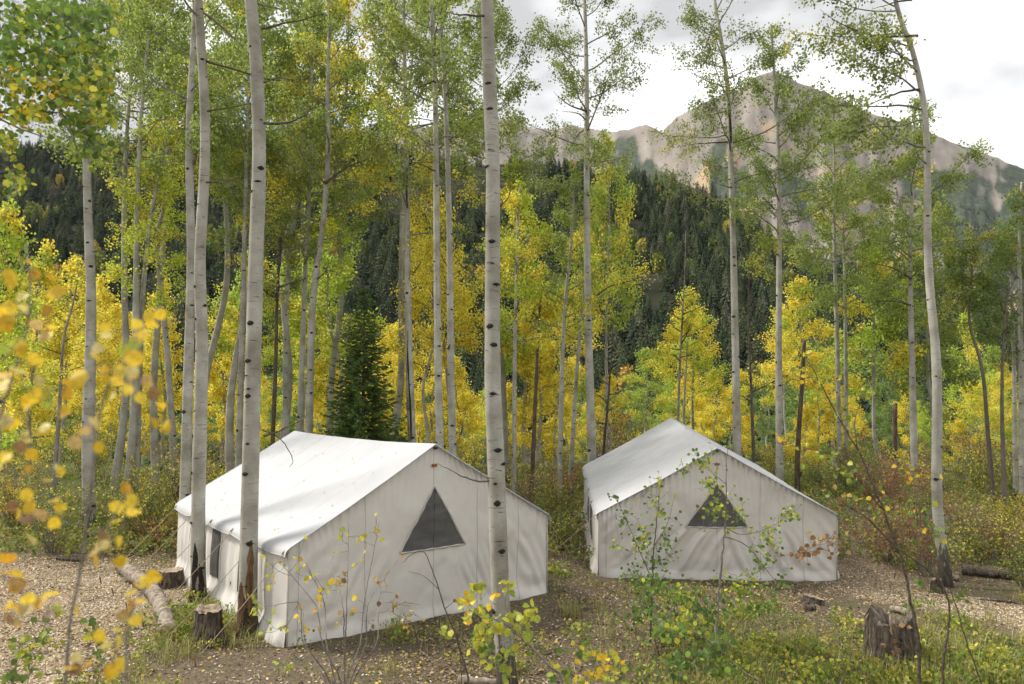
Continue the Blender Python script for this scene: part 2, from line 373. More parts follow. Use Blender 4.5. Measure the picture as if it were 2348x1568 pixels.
def build_ground():
    # one sheet: fine round the camp, coarser outwards, out to the horizon
    def axis(lo, hi, step, far, k):
        a = list(np.arange(lo, hi + 1e-6, step)); s = step; x = hi
        while x < far: s *= k; x += s; a.append(x)
        s = step; x = lo
        while x > -far: s *= k; x -= s; a.insert(0, x)
        return np.array(a)
    X = axis(-15, 17, 0.14, 5600, 1.22); Y = axis(7.5, 32, 0.14, 5600, 1.22)
    gx, gy = np.meshgrid(X, Y, indexing='ij')
    z = ground_z(gx, gy)
    rr = np.hypot(gx, gy); z = np.where(rr > 230, np.minimum(z, -22 - 12 * sstep(rr, 230, 700)), z)
    V = np.stack([gx, gy, z], -1).reshape(-1, 3)
    A = np.zeros((len(V), 4)); A[:, 0] = path_mask(V[:, 0], V[:, 1]) * (0.55 + 0.45 * sstep(fbm(V[:, 0], V[:, 1], 0, 1.4, 3, 5), -0.5, 0.2))
    A[:, 1] = sstep(V[:, 1], 20, 30)
    o = link('ground', mesh_np('ground', V, [grid_faces(len(X), len(Y))], [make_ground_mat()], {'low': A}))
    tag(o, 'brown forest floor of litter and wood chips under the camp', kind='structure')
build_ground()

# ------------------------------------------------------------------ hillside and mountains
HILL = np.array([(-1600, 330, 800), (-800, 300, 900), (-300, 310, 950), (0, 350, 950), (200, 335, 980), (450, 305, 1000), (700, 308, 1000), (820, 310, 980),
                 (900, 355, 920), (1060, 395, 880), (1200, 372, 900), (1300, 390, 880), (1430, 420, 820), (1600, 470, 760), (1700, 515, 700),
                 (1780, 580, 640), (1900, 640, 600), (2100, 665, 560), (2200, 705, 520), (2347, 785, 480), (2700, 850, 440), (3600, 880, 420)], float)
def hill_point(px, t):
    """hillside as distance along its slope (t=0 foot, t=1 crest)"""
    py = np.interp(px, HILL[:, 0], HILL[:, 1]); D = np.interp(px, HILL[:, 0], HILL[:, 2])
    d0 = 210.0; d = d0 + (D - d0) * t
    v_ = (CYP - py) / FOC; zr = EYE + (SP + CP * v_) / (CP - SP * v_) * D
    zb = -24.0
    s = np.where(t <= 1, 0.35 * t + 0.65 * t ** 1.6, 1 - (t - 1) * 1.2)
    z = zb + (zr - zb) * s
    x = (px - CXP) / FOC / (CP - SP * v_) * d
    z = z + np.minimum(t * 3, 1) * np.clip((1.12 - t) * 6, 0, 1) * 16 * fbm(x, d, 0, 0.008, 4, 31)
    return x, d, z
def make_hill_mat():
    m, n, l, b = mat('hillside_floor'); v = objvec(n, l, (1, 1, 1), False)
    f = noise(n, l, v, 0.03, 6, 0.7)
    c = ramp(n, l, f, [(0.3, (0.012, 0.015, 0.009)), (0.55, (0.03, 0.03, 0.018)), (0.66, (0.07, 0.06, 0.045)), (0.78, (0.20, 0.18, 0.16))])
    l.new(c, b.inputs['Base Color']); b.inputs['Roughness'].default_value = 1.0; b.inputs['Specular IOR Level'].default_value = 0.05
    return m
def build_hill():
    px = np.linspace(-1600, 3600, 220); t = np.linspace(0, 1.35, 70)
    g, h = np.meshgrid(px, t, indexing='ij'); x, y, z = hill_point(g, h)
    V = np.stack([x, y, z], -1).reshape(-1, 3)
    o = link('hillside', mesh_np('hillside', V, [grid_faces(len(px), len(t))], [make_hill_mat()]))
    tag(o, 'steep dark hillside across the valley under spruce forest', kind='structure')
build_hill()

PEAK = np.array([(-1800, 420), (-900, 380), (200, 330), (700, 305), (830, 292), (872, 276), (905, 288), (1000, 292), (1060, 272), (1115, 263), (1160, 276), (1210, 291), (1262, 297),
                 (1310, 286), (1400, 303), (1440, 296), (1480, 284), (1518, 303), (1550, 268), (1620, 232), (1690, 204), (1735, 174), (1778, 162), (1832, 188), (1905, 216),
                 (1990, 258), (2080, 282), (2180, 322), (2260, 352), (2347, 386), (2600, 500), (3000, 640), (3800, 760)], float)
def mountain_point(px, t):
    py = np.interp(px, PEAK[:, 0], PEAK[:, 1]); D = np.where(px < 1500, 4300, 3600) * 1.0
    D = np.interp(px, [-1800, 1350, 1600, 3800], [4600, 4400, 3600, 3200]); d0 = 1500.0
    d = d0 + (D - d0) * t
    v_ = (CYP - py) / FOC; zr = EYE + (SP + CP * v_) / (CP - SP * v_) * D; zb = 40.0
    s = np.where(t <= 1, 0.30 * t + 0.70 * t ** 1.9, 1 - (t - 1) * 1.3)
    z = zb + (zr - zb) * s
    x = (px - CXP) / FOC / (CP - SP * v_) * d
    env = np.minimum(t * 3, 1) * np.clip((1.0 - t) * 2.6, 0, 1)
    rid = 1 - np.abs(fbm(px * 0.013 + 0.8 * fbm(px, t * 300, 0, 0.006, 2, 44), t * 1.4, 0, 1.0, 5, 41)) * 2.4
    z = z + env * (62 * (rid - 0.55) + 50 * fbm(x, d, 0, 0.009, 4, 43)) + 9 * fbm(x, d, 0, 0.03, 3, 47) * (t <= 1.02)
    return x, d, z
def make_mountain_mat():
    m, n, l, b = mat('mountain_rock'); v = objvec(n, l, (1, 1, 1), False)
    vs_ = objvec(n, l, (1, 0.6, 0.5), False)
    f = noise(n, l, vs_, 0.006, 7, 0.68); p = noise(n, l, v, 0.0021, 5, 0.6); q = noise(n, l, v, 0.05, 4, 0.7)
    at0 = n.new('ShaderNodeAttribute'); at0.attribute_name = 'low'; sp0 = n.new('ShaderNodeSeparateColor'); l.new(at0.outputs['Color'], sp0.inputs[0])
    fm = n.new('ShaderNodeMath'); fm.operation = 'MULTIPLY_ADD'; fm.inputs[1].default_value = 0.34; l.new(sp0.outputs[2], fm.inputs[0]); hf = n.new('ShaderNodeMath'); hf.operation = 'MULTIPLY'; hf.inputs[1].default_value = 0.66; l.new(f, hf.inputs[0]); l.new(hf.outputs[0], fm.inputs[2])
    rock = ramp(n, l, fm.outputs[0], [(0.33, (0.115, 0.10, 0.09)), (0.5, (0.20, 0.175, 0.15)), (0.68, (0.275, 0.245, 0.21))])
    tan = ramp(n, l, f, [(0.3, (0.24, 0.165, 0.085)), (0.7, (0.40, 0.30, 0.17))])
    wood = ramp(n, l, q, [(0.35, (0.028, 0.040, 0.034)), (0.65, (0.085, 0.098, 0.060))])
    at_ = n.new('ShaderNodeAttribute'); at_.attribute_name = 'low'; sp = n.new('ShaderNodeSeparateColor'); l.new(at_.outputs['Color'], sp.inputs[0])
    c = mixc(n, l, sp.outputs[1], rock, tan); c = mixc(n, l, sp.outputs[0], c, wood)
    l.new(c, b.inputs['Base Color']); b.inputs['Roughness'].default_value = 1.0; b.inputs['Specular IOR Level'].default_value = 0.05
    return m
def build_mountain():
    px = np.unique(np.concatenate([np.linspace(-1800, 700, 50), np.linspace(700, 2450, 420), np.linspace(2450, 3800, 50)])); t = np.linspace(0, 1.25, 150)
    g, h = np.meshgrid(px, t, indexing='ij'); x, y, z = mountain_point(g, h)
    V = np.stack([x, y, z], -1).reshape(-1, 3)
    gx_, gt = g.reshape(-1), h.reshape(-1); nz_ = 0.6 * fbm(V[:, 0], V[:, 1], 0, 0.0035, 5, 91) + 0.6 * fbm(gx_ * 0.022, gt * 3.0, 0, 1.0, 4, 97); n3 = fbm(V[:, 0], V[:, 1] * 0.5, 0, 0.008, 5, 93)
    A = np.zeros((len(V), 4))
    A[:, 0] = sstep(nz_ + 0.6 * sstep(gx_, 1950, 2200) * sstep(gt, 0.25, 0.6) - 0.35 * sstep(gt, 0.8, 1.0) + 0.15 * (1 - sstep(gt, 0.2, 0.5)), 0.12, 0.24)
    A[:, 2] = np.clip(0.5 + 0.9 * fbm(gx_ * 0.05, gt * 5, 0, 1.0, 5, 95), 0, 1)
    A[:, 1] = 0.85 * sstep(n3 * 0.8 + 0.12 + 0.75 * (1 - sstep(np.abs(gx_ - 1560), 60, 240)) * (1 - sstep(gt, 0.5, 0.85)) + 0.45 * sstep(gx_, 2050, 2200) * (1 - sstep(gt, 0.3, 0.6)) - 0.5 * sstep(gt, 0.75, 0.95), 0.25, 0.6)
    o = link('mountain', mesh_np('mountain', V, [grid_faces(len(px), len(t))], [make_mountain_mat()], {'low': A}))
    tag(o, 'pale rocky mountain with a pointed peak above the forest', kind='structure')
build_mountain()

def build_haze():
    # thin even air round everything; the sky lies outside it
    m = bpy.data.materials.new('thin_air'); m.use_nodes = True; n, l = m.node_tree.nodes, m.node_tree.links
    n.remove(n['Principled BSDF']); pv = n.new('ShaderNodeVolumePrincipled'); pv.inputs['Density'].default_value = 1.5e-5; pv.inputs['Color'].default_value = (0.86, 0.92, 1.0, 1); pv.inputs['Anisotropy'].default_value = 0.0
    l.new(pv.outputs[0], n['Material Output'].inputs['Volume'])
    V, P = boxv((0, 0, 950), (15000, 15000, 2060)); o = link('haze', mesh_np('haze', V, P, [m], smooth=False)); tag(o, 'thin pale mountain air over the whole valley', kind='stuff')
build_haze()

# ------------------------------------------------------------------ canvas wall tents
def tent(name, label, loc, rot, W, L, hw, hr, seed, win_w, win_z0, win_z1, ropes):
    t = thing(name, label, 'tent', loc, rot, 'canvas wall tents')
    half = W / 2
    def roof_h(x): return hw + (hr - hw) * (1 - np.abs(x) / half)
    def relief(x, z, flip=0):
        """folds of the gable canvas, metres out of plane"""
        hgt = roof_h(x); dr = np.maximum(hgt - z, 0)
        f = 0.055 * fbm(x, z, flip, 0.7, 3, seed) + 0.030 * fbm(x, z, flip, 2.2, 3, seed + 2)
        ph = x / 0.135 + 1.1 * fbm(x, z, flip, 1.4, 2, seed + 1)
        amp = np.clip(0.6 + 0.8 * fbm(x, 0 * z, flip, 0.9, 2, seed + 9), 0.1, 1.3)
        f = f + amp * 0.046 * np.sin(2 * math.pi * ph) * np.exp(-dr / 0.26)
        # slack folds that hang from the window's foot towards the lower corners
        below = sstep(win_z0 + 0.12 - z, 0, 0.35) * sstep(z, 0.05, 0.35)
        m = np.clip(0.35 + 1.3 * fbm(x, z, flip, 0.65, 2, seed + 4), 0, 1) * (1 - sstep(np.abs(x), half * 0.75, half))
        fan = x / 0.30 + np.where(x < 0.3, 1.0, -0.9) * (win_z0 - z) * (1.7 + 0.25 * np.abs(x - 0.3)) + 1.3 * fbm(x, z, flip, 0.55, 2, seed + 5)
        f = f + 0.062 * below * m * m * np.sin(2 * math.pi * fan * 0.62) + 0.020 * below * m * np.sin(2 * math.pi * fan * 1.3)
        f = f + 0.006 * below * np.clip(fbm(x, z, flip, 0.9, 2, seed + 14), 0, 1) * np.sin(2 * math.pi * (x * 2.2 - z * 2.4 + fbm(x, z, flip, 0.8, 2, seed + 15)))
        # short creases pulled from the corner posts
        ec = np.exp(-(half - np.abs(x)) / 0.5)
        f = f + 0.020 * ec * np.sin(2 * math.pi * (z * 2.3 + np.abs(x) * 2.2 + fbm(x, z, flip, 1.1, 2, seed + 6)))
        f = f + 0.022 * np.sin(2 * math.pi * (np.abs(x) * 1.5 + z * 1.9 + 0.8 * fbm(x, z, flip, 0.7, 2, seed + 8))) * (1 - sstep(z, 0.1, 0.75)) * sstep(np.abs(x), half * 0.35, half * 0.8)
        f = f + 0.06 * (1 - sstep(z, 0, 0.24)) + 0.02 * np.sin(x * 9 + seed) * (1 - sstep(z, 0, 0.3))
        f = f * (sstep(half - np.abs(x), 0.0, 0.18) * 0.85 + 0.15)
        return f
    nx, nz = 260, 150
    s = np.linspace(-half, half, nx)[:, None] * np.ones(nz); k = np.linspace(0, 1, nz)[None] * np.ones((nx, 1))
    z = roof_h(s) * k
    zb = z - 0.035 * (1 - k) * (0.5 + 0.5 * np.sin(s * 4.7 + seed))
    V = np.stack([s, -relief(s, z), zb], -1).reshape(-1, 3)
    link('front_wall', mesh_np('front_wall', V, [grid_faces(nx, nz)], [M_WALL]), t)
    V = np.stack([s, L + relief(s, z, 5.0), zb], -1).reshape(-1, 3)
    link('back_wall', mesh_np('back_wall', V, [grid_faces(nx, nz)[:, ::-1]], [M_WALL]), t)
    # triangular screen with its frame of canvas tape
    n = 40; a = np.linspace(0, 1, n)[:, None] * np.ones(n); c = np.linspace(0, 1, n)[None] * np.ones((n, 1))
    zz = win_z0 + (win_z1 - win_z0) * c; xx = (a - 0.5) * win_w * (1 - c) 
    rip = 0.006 * np.sin(zz * 24 + 2 * fbm(xx, zz, 0, 1.3, 2, seed)) * (1 - np.abs(2 * a - 1))
    V = np.stack([xx, -relief(xx, zz) - 0.014 + rip, zz], -1).reshape(-1, 3)
    w = link('window', mesh_np('window', V, [grid_faces(n, n)], [M_SCREEN]), t); w['label'] = 'triangular dark grey screen window in the gable'
    fr = MB()
    for P in (((-0.5, 0), (0, 1)), ((0.5, 0), (0, 1)), ((-0.5, 0), (0.5, 0))):
        q = np.linspace(0, 1, 40); fx = (P[0][0] + (P[1][0] - P[0][0]) * q) * win_w; fz = win_z0 + (P[0][1] + (P[1][1] - P[0][1]) * q) * (win_z1 - win_z0)
        fr.add(*tube(np.stack([fx, -relief(fx, fz) - 0.016, fz], -1), 0.016 + 0.005 * np.sin(q * 31), 5))
    link('window_frame', fr.mesh('window_frame', [M_SEAM]), w)
    q = np.linspace(0, 1, 30); fz = win_z0 + (win_z1 - win_z0) * 0.98 * q
    link('seam', mesh_np('seam', *tube(np.stack([0 * q, -relief(0 * q, fz) - 0.017, fz], -1), 0.003, 4), [M_BLACK]), w)
    # vertical panel seams
    for xs in (-half * 0.50, -half * 0.93, 0.0, half * 0.36, half * 0.72):
        top = roof_h(xs); q = np.linspace(0.01, 0.99, 60); fz = top * q
        if xs == 0.0:
            for lo, hi in ((0.0, win_z0), (win_z1, hr)):
                fz2 = np.linspace(lo + 0.02, hi - 0.02, 30); x2 = 0 * fz2
                link('seam', mesh_np('seam', *tube(np.stack([x2, -relief(x2, fz2) - 0.001, fz2], -1), 0.006, 5), [M_SEAM]), t)
            continue
        x2 = xs + 0 * fz
        link('seam', mesh_np('seam', *tube(np.stack([x2, -relief(x2, fz) - 0.001, fz], -1), 0.006, 5), [M_SEAM]), t)
    # side walls
    def side(sx, nm):
        ny, nk = 220, 70
        y = np.linspace(0, L, ny)[:, None] * np.ones(nk); kk = np.linspace(0, 1, nk)[None] * np.ones((ny, 1))
        top = hw - 0.02
        f = 0.035 * fbm(y, kk * 1.5, sx, 0.9, 3, seed + 20) + 0.020 * np.sin(2 * math.pi * (y / 0.42 + 0.7 * fbm(y, kk, 0, 0.8, 2, seed + 22))) * (0.3 + 0.7 * (1 - kk))
        f = f + 0.16 * (1 - sstep(kk, 0, 0.30)) + 0.05 * np.sin(math.pi * kk)
        f = f * (0.25 + 0.75 * sstep(np.minimum(y, L - y), 0, 0.25))
        V = np.stack([sx * (half + f - 0.02), y, top * kk - 0.03 * (1 - kk)], -1).reshape(-1, 3)
        fc = grid_faces(ny, nk)
        ob = link(nm, mesh_np(nm, V, [fc if sx < 0 else fc[:, ::-1]], [M_WALL]), t)
        for y0 in (0.30, 0.56):
            yc = L * y0 + np.linspace(-0.24, 0.24, 14)[:, None] * np.ones(16); kz = np.linspace(0.30, 0.92, 16)[None] * np.ones((14, 1))
            i = np.clip((yc / L * (ny - 1)).astype(int), 0, ny - 1); j = np.clip((kz * (nk - 1)).astype(int), 0, nk - 1)
            xo = V.reshape(ny, nk, 3)[i, j, 0] + sx * 0.014
            fw = grid_faces(14, 16)
            wv = np.stack([xo, yc, top * kz], -1).reshape(-1, 3)
            wo_ = link('side_window', mesh_np('side_window', wv, [fw if sx < 0 else fw[:, ::-1]], [M_SCREEN]), t)
            wo_['label'] = 'upright dark screen window in the side wall'
        for ys in np.arange(1, 6) * L / 6:
            kq = np.linspace(0.02, 0.98, 30); i = int(ys / L * (ny - 1)); j = (kq * (nk - 1)).astype(int)
            pts = np.stack([V.reshape(ny, nk, 3)[i, j, 0] + sx * 0.001, ys + 0 * kq, top * kq], -1)
            link('seam', mesh_np('seam', *tube(pts, 0.005, 4), [M_SEAM]), ob)
        return V
    side(-1, 'side_wall'); side(1, 'side_wall')
    # roof slopes, slack between the ridge pole and the eave ropes
    over = 0.13
    for sx in (-1, 1):
        nu, nv = 150, 60
        y = np.linspace(-0.07, L + 0.07, nu)[:, None] * np.ones(nv); q = np.linspace(0, 1 + over / half, nv)[None] * np.ones((nu, 1))
        sag = 0.045 * np.sin(math.pi * np.clip(y / L, 0, 1)) 
        panel = 0.010 * np.abs(np.sin(math.pi * y / (L / 7))) * np.clip(q * 4, 0, 1)
        z = hr + 0.02 - (hr - hw) * q - sag * (1 - 0.5 * q) + 0.012 * fbm(y, q * 2, sx, 1.0, 3, seed + 31) - 0.02 * np.sin(math.pi * q) + panel
        hang = sstep(q, 0.985, 1 + over / half)
        z = z - hang * (0.055 + 0.035 * np.abs(np.sin(math.pi * y / (L / 5))))
        xo = sx * half * np.minimum(q, 1.0 + 0.35 * over / half * 1.0) + sx * hang * 0.02
        V = np.stack([xo, y, z], -1).reshape(-1, 3); fc = grid_faces(nu, nv)
        ro = link('roof_slope', mesh_np('roof_slope', V, [fc if sx > 0 else fc[:, ::-1]], [M_ROOF]), t)
        G = V.reshape(nu, nv, 3)
        for sj in range(1, 7):
            i = int((sj / 7) * (nu - 1)); pts = G[i, 1:-6] + np.array((sx * 0.001, 0, -0.0015))
            link('seam', mesh_np('seam', *tube(pts, 0.005, 4), [M_PIPE]), ro)
        for i in (0, nu - 1):
            link('edge_piping', mesh_np('edge_piping', *tube(G[i, :-3] + np.array((0, 0.008 if i else -0.008, -0.004)), 0.011, 6), [M_PIPE]), ro)
        link('eave_hem', mesh_np('eave_hem', *tube(G[:, -1], 0.008, 5), [M_ROOF]), ro)
    # ridge pole stub and maker's patch
    link('ridge_pole', mesh_np('ridge_pole', *tube(np.array([(0, -0.11, hr - 0.055), (0, 0.2, hr - 0.055)]), 0.02, 8), [M_BLACK]), t)
    V, P = boxv((0.0, -0.045, hr - 0.36), (0.115, 0.012, 0.05)); V[:, 1] -= relief(np.array([0.0]), np.array([hr - 0.36]))[0] - 0.02
    pt = link('leather_patch', mesh_np('leather_patch', V, P, [M_PATCH], smooth=False), t); pt['label'] = 'small orange brown leather patch under the ridge'
    # corner posts show as a taped seam
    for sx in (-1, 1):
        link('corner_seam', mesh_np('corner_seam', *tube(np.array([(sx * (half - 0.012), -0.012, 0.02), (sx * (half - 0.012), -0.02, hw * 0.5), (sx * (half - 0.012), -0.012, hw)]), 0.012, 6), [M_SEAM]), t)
    # guy ropes with stakes
    mw = Matrix.Translation(Vector(loc)) @ Euler(rot).to_matrix().to_4x4(); inv = mw.inverted()
    for sx, ys, out in ropes:
        a = Vector((sx * (half + 0.05), ys, hw - 0.05)); b = mw @ Vector((sx * (half + out), ys - 0.05, 0)); b.z = gz(b.x, b.y) + 0.10
        bl = inv @ b
        q = np.linspace(0, 1, 14)[:, None]; pts = np.array(a) * (1 - q) + np.array(bl) * q; pts[:, 2] -= 0.05 * np.sin(math.pi * q[:, 0])
        ro = link('guy_rope', mesh_np('guy_rope', *tube(pts, 0.0065, 5), [M_ROPE]), t)
        d = (a - bl).normalized()
        sp = np.array([np.array(bl) + (-0.03 * sx * -1, 0, 0.06), np.array(bl) + (-sx * 0.05, 0, -0.30)])
        link('stake', mesh_np('stake', *tube(sp, [0.014, 0.008], 6), [M_SCAR]), ro)
        kn = np.array([np.array(a) + (-sx * 0.02, 0, 0.03), np.array(a) + (sx * 0.03, 0, -0.02)])
        link('eave_knot', mesh_np('eave_knot', *tube(kn, 0.014, 6), [M_ROPE]), ro)
    return t
T1A = math.atan2(3.3, 4.21)
fl, fr_ = at(663, 1468, 12.1), at(1248, 1352, 15.4)
m1 = (fl + fr_) / 2
TENT1 = tent('wall_tent', 'nearer white canvas wall tent left of the thick middle aspen, dark triangular gable window', (m1[0], m1[1], 0.0), (0, 0, T1A), 5.36, 6.3, 1.52, 3.03, 3,
     1.38, 1.20, 2.30, [(-1, 0.02, 1.35), (-1, 1.25, 1.5), (-1, 2.5, 1.5), (-1, 3.75, 1.5), (-1, 5.0, 1.5), (-1, 6.25, 1.5), (1, 0.1, 1.4), (1, 1.6, 1.4)])
fl2, fr2 = at(1370, 1312, 18.1), at(1920, 1338, 17.85)
m2 = (fl2 + fr2) / 2
TENT2 = tent('wall_tent', 'farther white canvas wall tent on the right behind green saplings', (m2[0], m2[1], -0.33), (R(4.5), 0, R(-2.6)), 5.5, 6.3, 1.50, 3.03, 17,
     1.45, 1.20, 2.22, [(-1, 0.05, 1.3), (-1, 1.5, 1.4), (-1, 3.0, 1.4), (-1, 4.5, 1.4), (-1, 6.0, 1.4), (1, 0.3, 1.4)])

# ------------------------------------------------------------------ aspens
def leaf_quads(C, size, rng, mixv, down=0.5):
    N = len(C); s = size * rng.uniform(0.7, 1.25, N)[:, None]
    a = nrm(rng.normal(size=(N, 3)) * 0.75 + np.array((0, 0, -down))); nn = nrm(np.cross(a, rng.normal(size=(N, 3)))); b = np.cross(nn, a)
    f = s * 0.10 * nn
    V = np.stack([C, C + a * s * 0.45 + b * s * 0.46 + f, C + a * s, C + a * s * 0.45 - b * s * 0.46 + f], 1).reshape(-1, 3)
    P = np.arange(4 * N).reshape(N, 4)
    A = np.stack([mixv, rng.random(N), rng.random(N), np.ones(N)], -1); A = np.repeat(A, 4, 0)
    return V, P, A
def leaf_round(C, size, rng, facing=1.0):
    N = len(C); s = size * rng.uniform(0.75, 1.25, N)[:, None, None]; a = nrm(rng.normal(size=(N, 3)) * 0.7 + np.array((0, 0, -0.5))); nn = nrm(np.cross(a, rng.normal(size=(N, 3)) + np.array((facing, 0, 0)))); b = np.cross(nn, a)
    th = np.arange(7) * 2 * math.pi / 7; r = np.array([0.60, 0.52, 0.48, 0.44, 0.44, 0.48, 0.52])
    V = C[:, None] + s * (np.cos(th) * r)[None, :, None] * a[:, None] + s * (np.sin(th) * r)[None, :, None] * b[:, None] + s * 0.10 * (np.abs(np.sin(th)))[None, :, None] * nn[:, None]
    return V.reshape(-1, 3), np.arange(7 * N).reshape(N, 7)
class Trunk:
    def __init__(s, P, R0, rtop=0.03, taper=1.0, m=None):
        s.P = np.asarray(P, float)
        L = np.linalg.norm(np.diff(s.P, axis=0), axis=1).sum(); m = m or max(8, int(L / 0.30))
        s.C = catmull(s.P, m); s.z = s.C[:, 2]; H = s.z[-1] - s.z[0]; h = (s.z - s.z[0]) / H
        s.R = rtop + (R0 - rtop) * (1 - h ** 1.25) * taper
        s.R = s.R * (1 + 0.45 * np.exp(-(s.z - s.z[0]) / 0.22))
    def pos(s, z): return np.array([np.interp(z, s.z, s.C[:, k]) for k in range(3)])
    def rad(s, z): return float(np.interp(z, s.z, s.R))
    def tan(s, z):
        a = s.pos(z + 0.2) - s.pos(z - 0.2); return a / max(np.linalg.norm(a), 1e-6)
    def mesh(s, name, seg=14, dark=0.55, dead=0.0, seed=0):
        Rr = s.R * (1 + 0.035 * vnoise(np.stack([s.z * 1.7, 0 * s.z, 0 * s.z + seed], -1), seed))
        V, P = tube(s.C, Rr, seg, rough=0.035, seed=seed)
        hz = np.repeat(s.z - s.z[0], seg); A = np.zeros((len(V), 4)); A[:, 0] = np.clip(1.1 - hz / max(dark, 1e-3), 0, 1); A[:, 1] = dead
        return mesh_np(name, V, P, [M_BARK], {'low': A})
def grow(tr, hc0, H, nb, Lb, rng, dens=60, sector=None, elev=(6, 55), sig=0.09, thin=1.0):
    """branches with their twigs, and the places of the leaves"""
    out = []; az = rng.uniform(0, 6.28); LC = []; LM = []
    for i in range(nb):
        h = hc0 + (H - hc0) * (((i + rng.uniform(0.1, 0.9)) / nb) ** 0.92) * 0.985; rel = (h - hc0) / (H - hc0)
        L = Lb * (0.45 + 0.55 * math.sin(math.pi * min(1, rel * 0.85 + 0.2))) * (1 - 0.65 * rel ** 3) * rng.uniform(0.65, 1.25)
        az += 2.4 + rng.normal() * 0.4
        a = az
        if sector: a = sector[0] + (rng.random() - 0.5) * sector[1]
        el = R(elev[0] + (elev[1] - elev[0]) * rel + rng.normal() * 9)
        D = np.array((math.cos(a) * math.cos(el), math.sin(a) * math.cos(el), math.sin(el)))
        p0 = tr.pos(h); t = np.linspace(0, 1, 7)[:, None]
        P = p0 + D * L * t + np.array((0, 0, 1)) * L * 0.22 * (t ** 2) * rng.uniform(-0.5, 1.1) + np.cumsum(rng.normal(size=(7, 3)) * L * 0.018, 0) * (t > 0)
        r0 = min(tr.rad(h) * 0.42, 0.010 + 0.0095 * L) * thin
        mb = MB(); mb.add(*tube(catmull(P, 10), np.linspace(r0, 0.005, 10), 6))
        bm = rng.random()
        ns = int(5 + L * 5.0)
        segs = [(P[4], P[6])]
        for k in range(ns):
            tt = rng.uniform(0.25, 1.0); q = np.array([np.interp(tt, t[:, 0], P[:, c]) for c in range(3)])
            d2 = nrm(D + rng.normal(size=3) * 0.85 + np.array((0, 0, 0.10))); l2 = L * rng.uniform(0.18, 0.42) * (1.15 - 0.55 * tt) + 0.12
            e = q + d2 * l2 + np.array((0, 0, -0.06 * l2)); md = (q + e) / 2 + rng.normal(size=3) * 0.06 * l2 + np.array((0, 0, 0.05 * l2))
            mb.add(*tube(np.array([q, md, e]), [0.0065 * thin, 0.005, 0.0025], 3, cap=False)); segs.append((q * 0.6 + e * 0.4, e))
        for (q, e) in segs:
            nl = rng.poisson(dens * 1.9 * (np.linalg.norm(e - q) + 0.08))
            tt = rng.uniform(0.0, 1.12, nl)[:, None]; LC.append(q + (e - q) * tt + rng.normal(size=(nl, 3)) * sig + np.array((0, 0, -0.03)))
            LM.append(np.clip(bm * 0.65 + rng.random() * 0.25 + rng.random(nl) * 0.15 - 0.02, 0, 1))
        out.append((mb, h, a))
    return out, np.concatenate(LC), np.concatenate(LM)
def make_knot(seed, brow=1.0):
    rng = np.random.default_rng(seed); mb = MB()
    a = rng.uniform(0.16, 0.58); bz = a * rng.uniform(0.35, 0.75)
    th = np.linspace(-1, 1, 9); rw = np.linspace(-1, 1, 5)
    T, W = np.meshgrid(th, rw, indexing='ij'); hh = (1 - T ** 2) ** 0.8 + 0.02
    ang = T * a; zz = W * hh * bz + 0.02 * rng.normal(size=T.shape); rr = 1.012 + 0.11 * (1 - W ** 2) * (1 - T ** 2)
    mb.add(np.stack([np.cos(ang) * rr, np.sin(ang) * rr, zz], -1).reshape(-1, 3), [grid_faces(9, 5)])
    for s in (-1, 1):
        q = np.linspace(0, 1, 8); ln = rng.uniform(0.5, 1.0) * brow
        an = s * (0.02 + q * ln); zc = bz * 0.9 - 0.55 * ln * q ** 1.25 * rng.uniform(0.5, 1.1); w = 0.045 * (1 - q * 0.8)
        Vb = np.concatenate([np.stack([np.cos(an) * 1.012, np.sin(an) * 1.012, zc + w], -1), np.stack([np.cos(an) * 1.018, np.sin(an) * 1.018, zc - w], -1)])
        i = np.arange(7); f = np.stack([i, i + 1, i + 9, i + 8], -1); mb.add(Vb, [f if s > 0 else f[:, ::-1]])
    return mb.mesh('knot', [M_KNOT])
KNOTS = [make_knot(100 + k, (1.1, 0.8, 0.35)[k % 3]) for k in range(14)]
def add_knot(tree, tr, base, z, ang, scale=1.0, kk=None):
    r = tr.rad(z); p = tr.pos(z) - base; tn = tr.tan(z)
    X = np.array((math.cos(ang), math.sin(ang), 0)); X = nrm(X - tn * X.dot(tn)); Y = np.cross(tn, X)
    o = link('knot', kk or KNOTS[RNG.integers(len(KNOTS))], tree)
    rr = r * 1.02
    M = Matrix(((X[0] * rr, Y[0] * rr, tn[0] * r * scale, p[0]), (X[1] * rr, Y[1] * rr, tn[1] * r * scale, p[1]), (X[2] * rr, Y[2] * rr, tn[2] * r * scale, p[2]), (0, 0, 0, 1)))
    o.matrix_local = M
    return o
def scar(tree, tr, base, z0, z1, ang, width, m, seed):
    rng = np.random.default_rng(seed); nz, nt = 26, 9
    z = np.linspace(z0, z1, nz); k = np.linspace(0, 1, nz)
    w = width * (np.sin(math.pi * np.clip(k * 0.85 + 0.12, 0, 1)) ** 0.6) * (1 + 0.35 * vnoise(np.stack([k * 9, 0 * k, 0 * k], -1), seed))
    c = ang + 0.18 * vnoise(np.stack([k * 4, 0 * k + 5, 0 * k], -1), seed)
    V = np.zeros((nz, nt, 3))
    for i in range(nz):
        th = c[i] + np.linspace(-1, 1, nt) * w[i]; p = tr.pos(z[i]) - base; r = tr.rad(z[i]) * (1.035 + 0.02 * rng.normal(size=nt)); r[[0, -1]] = tr.rad(z[i]) * 0.99
        V[i] = p + np.stack([np.cos(th) * r, np.sin(th) * r, 0 * th], -1)
    return link('bark_scar', mesh_np('bark_scar', V.reshape(-1, 3), [grid_faces(nz, nt)[:, ::-1]], [m]), tree)

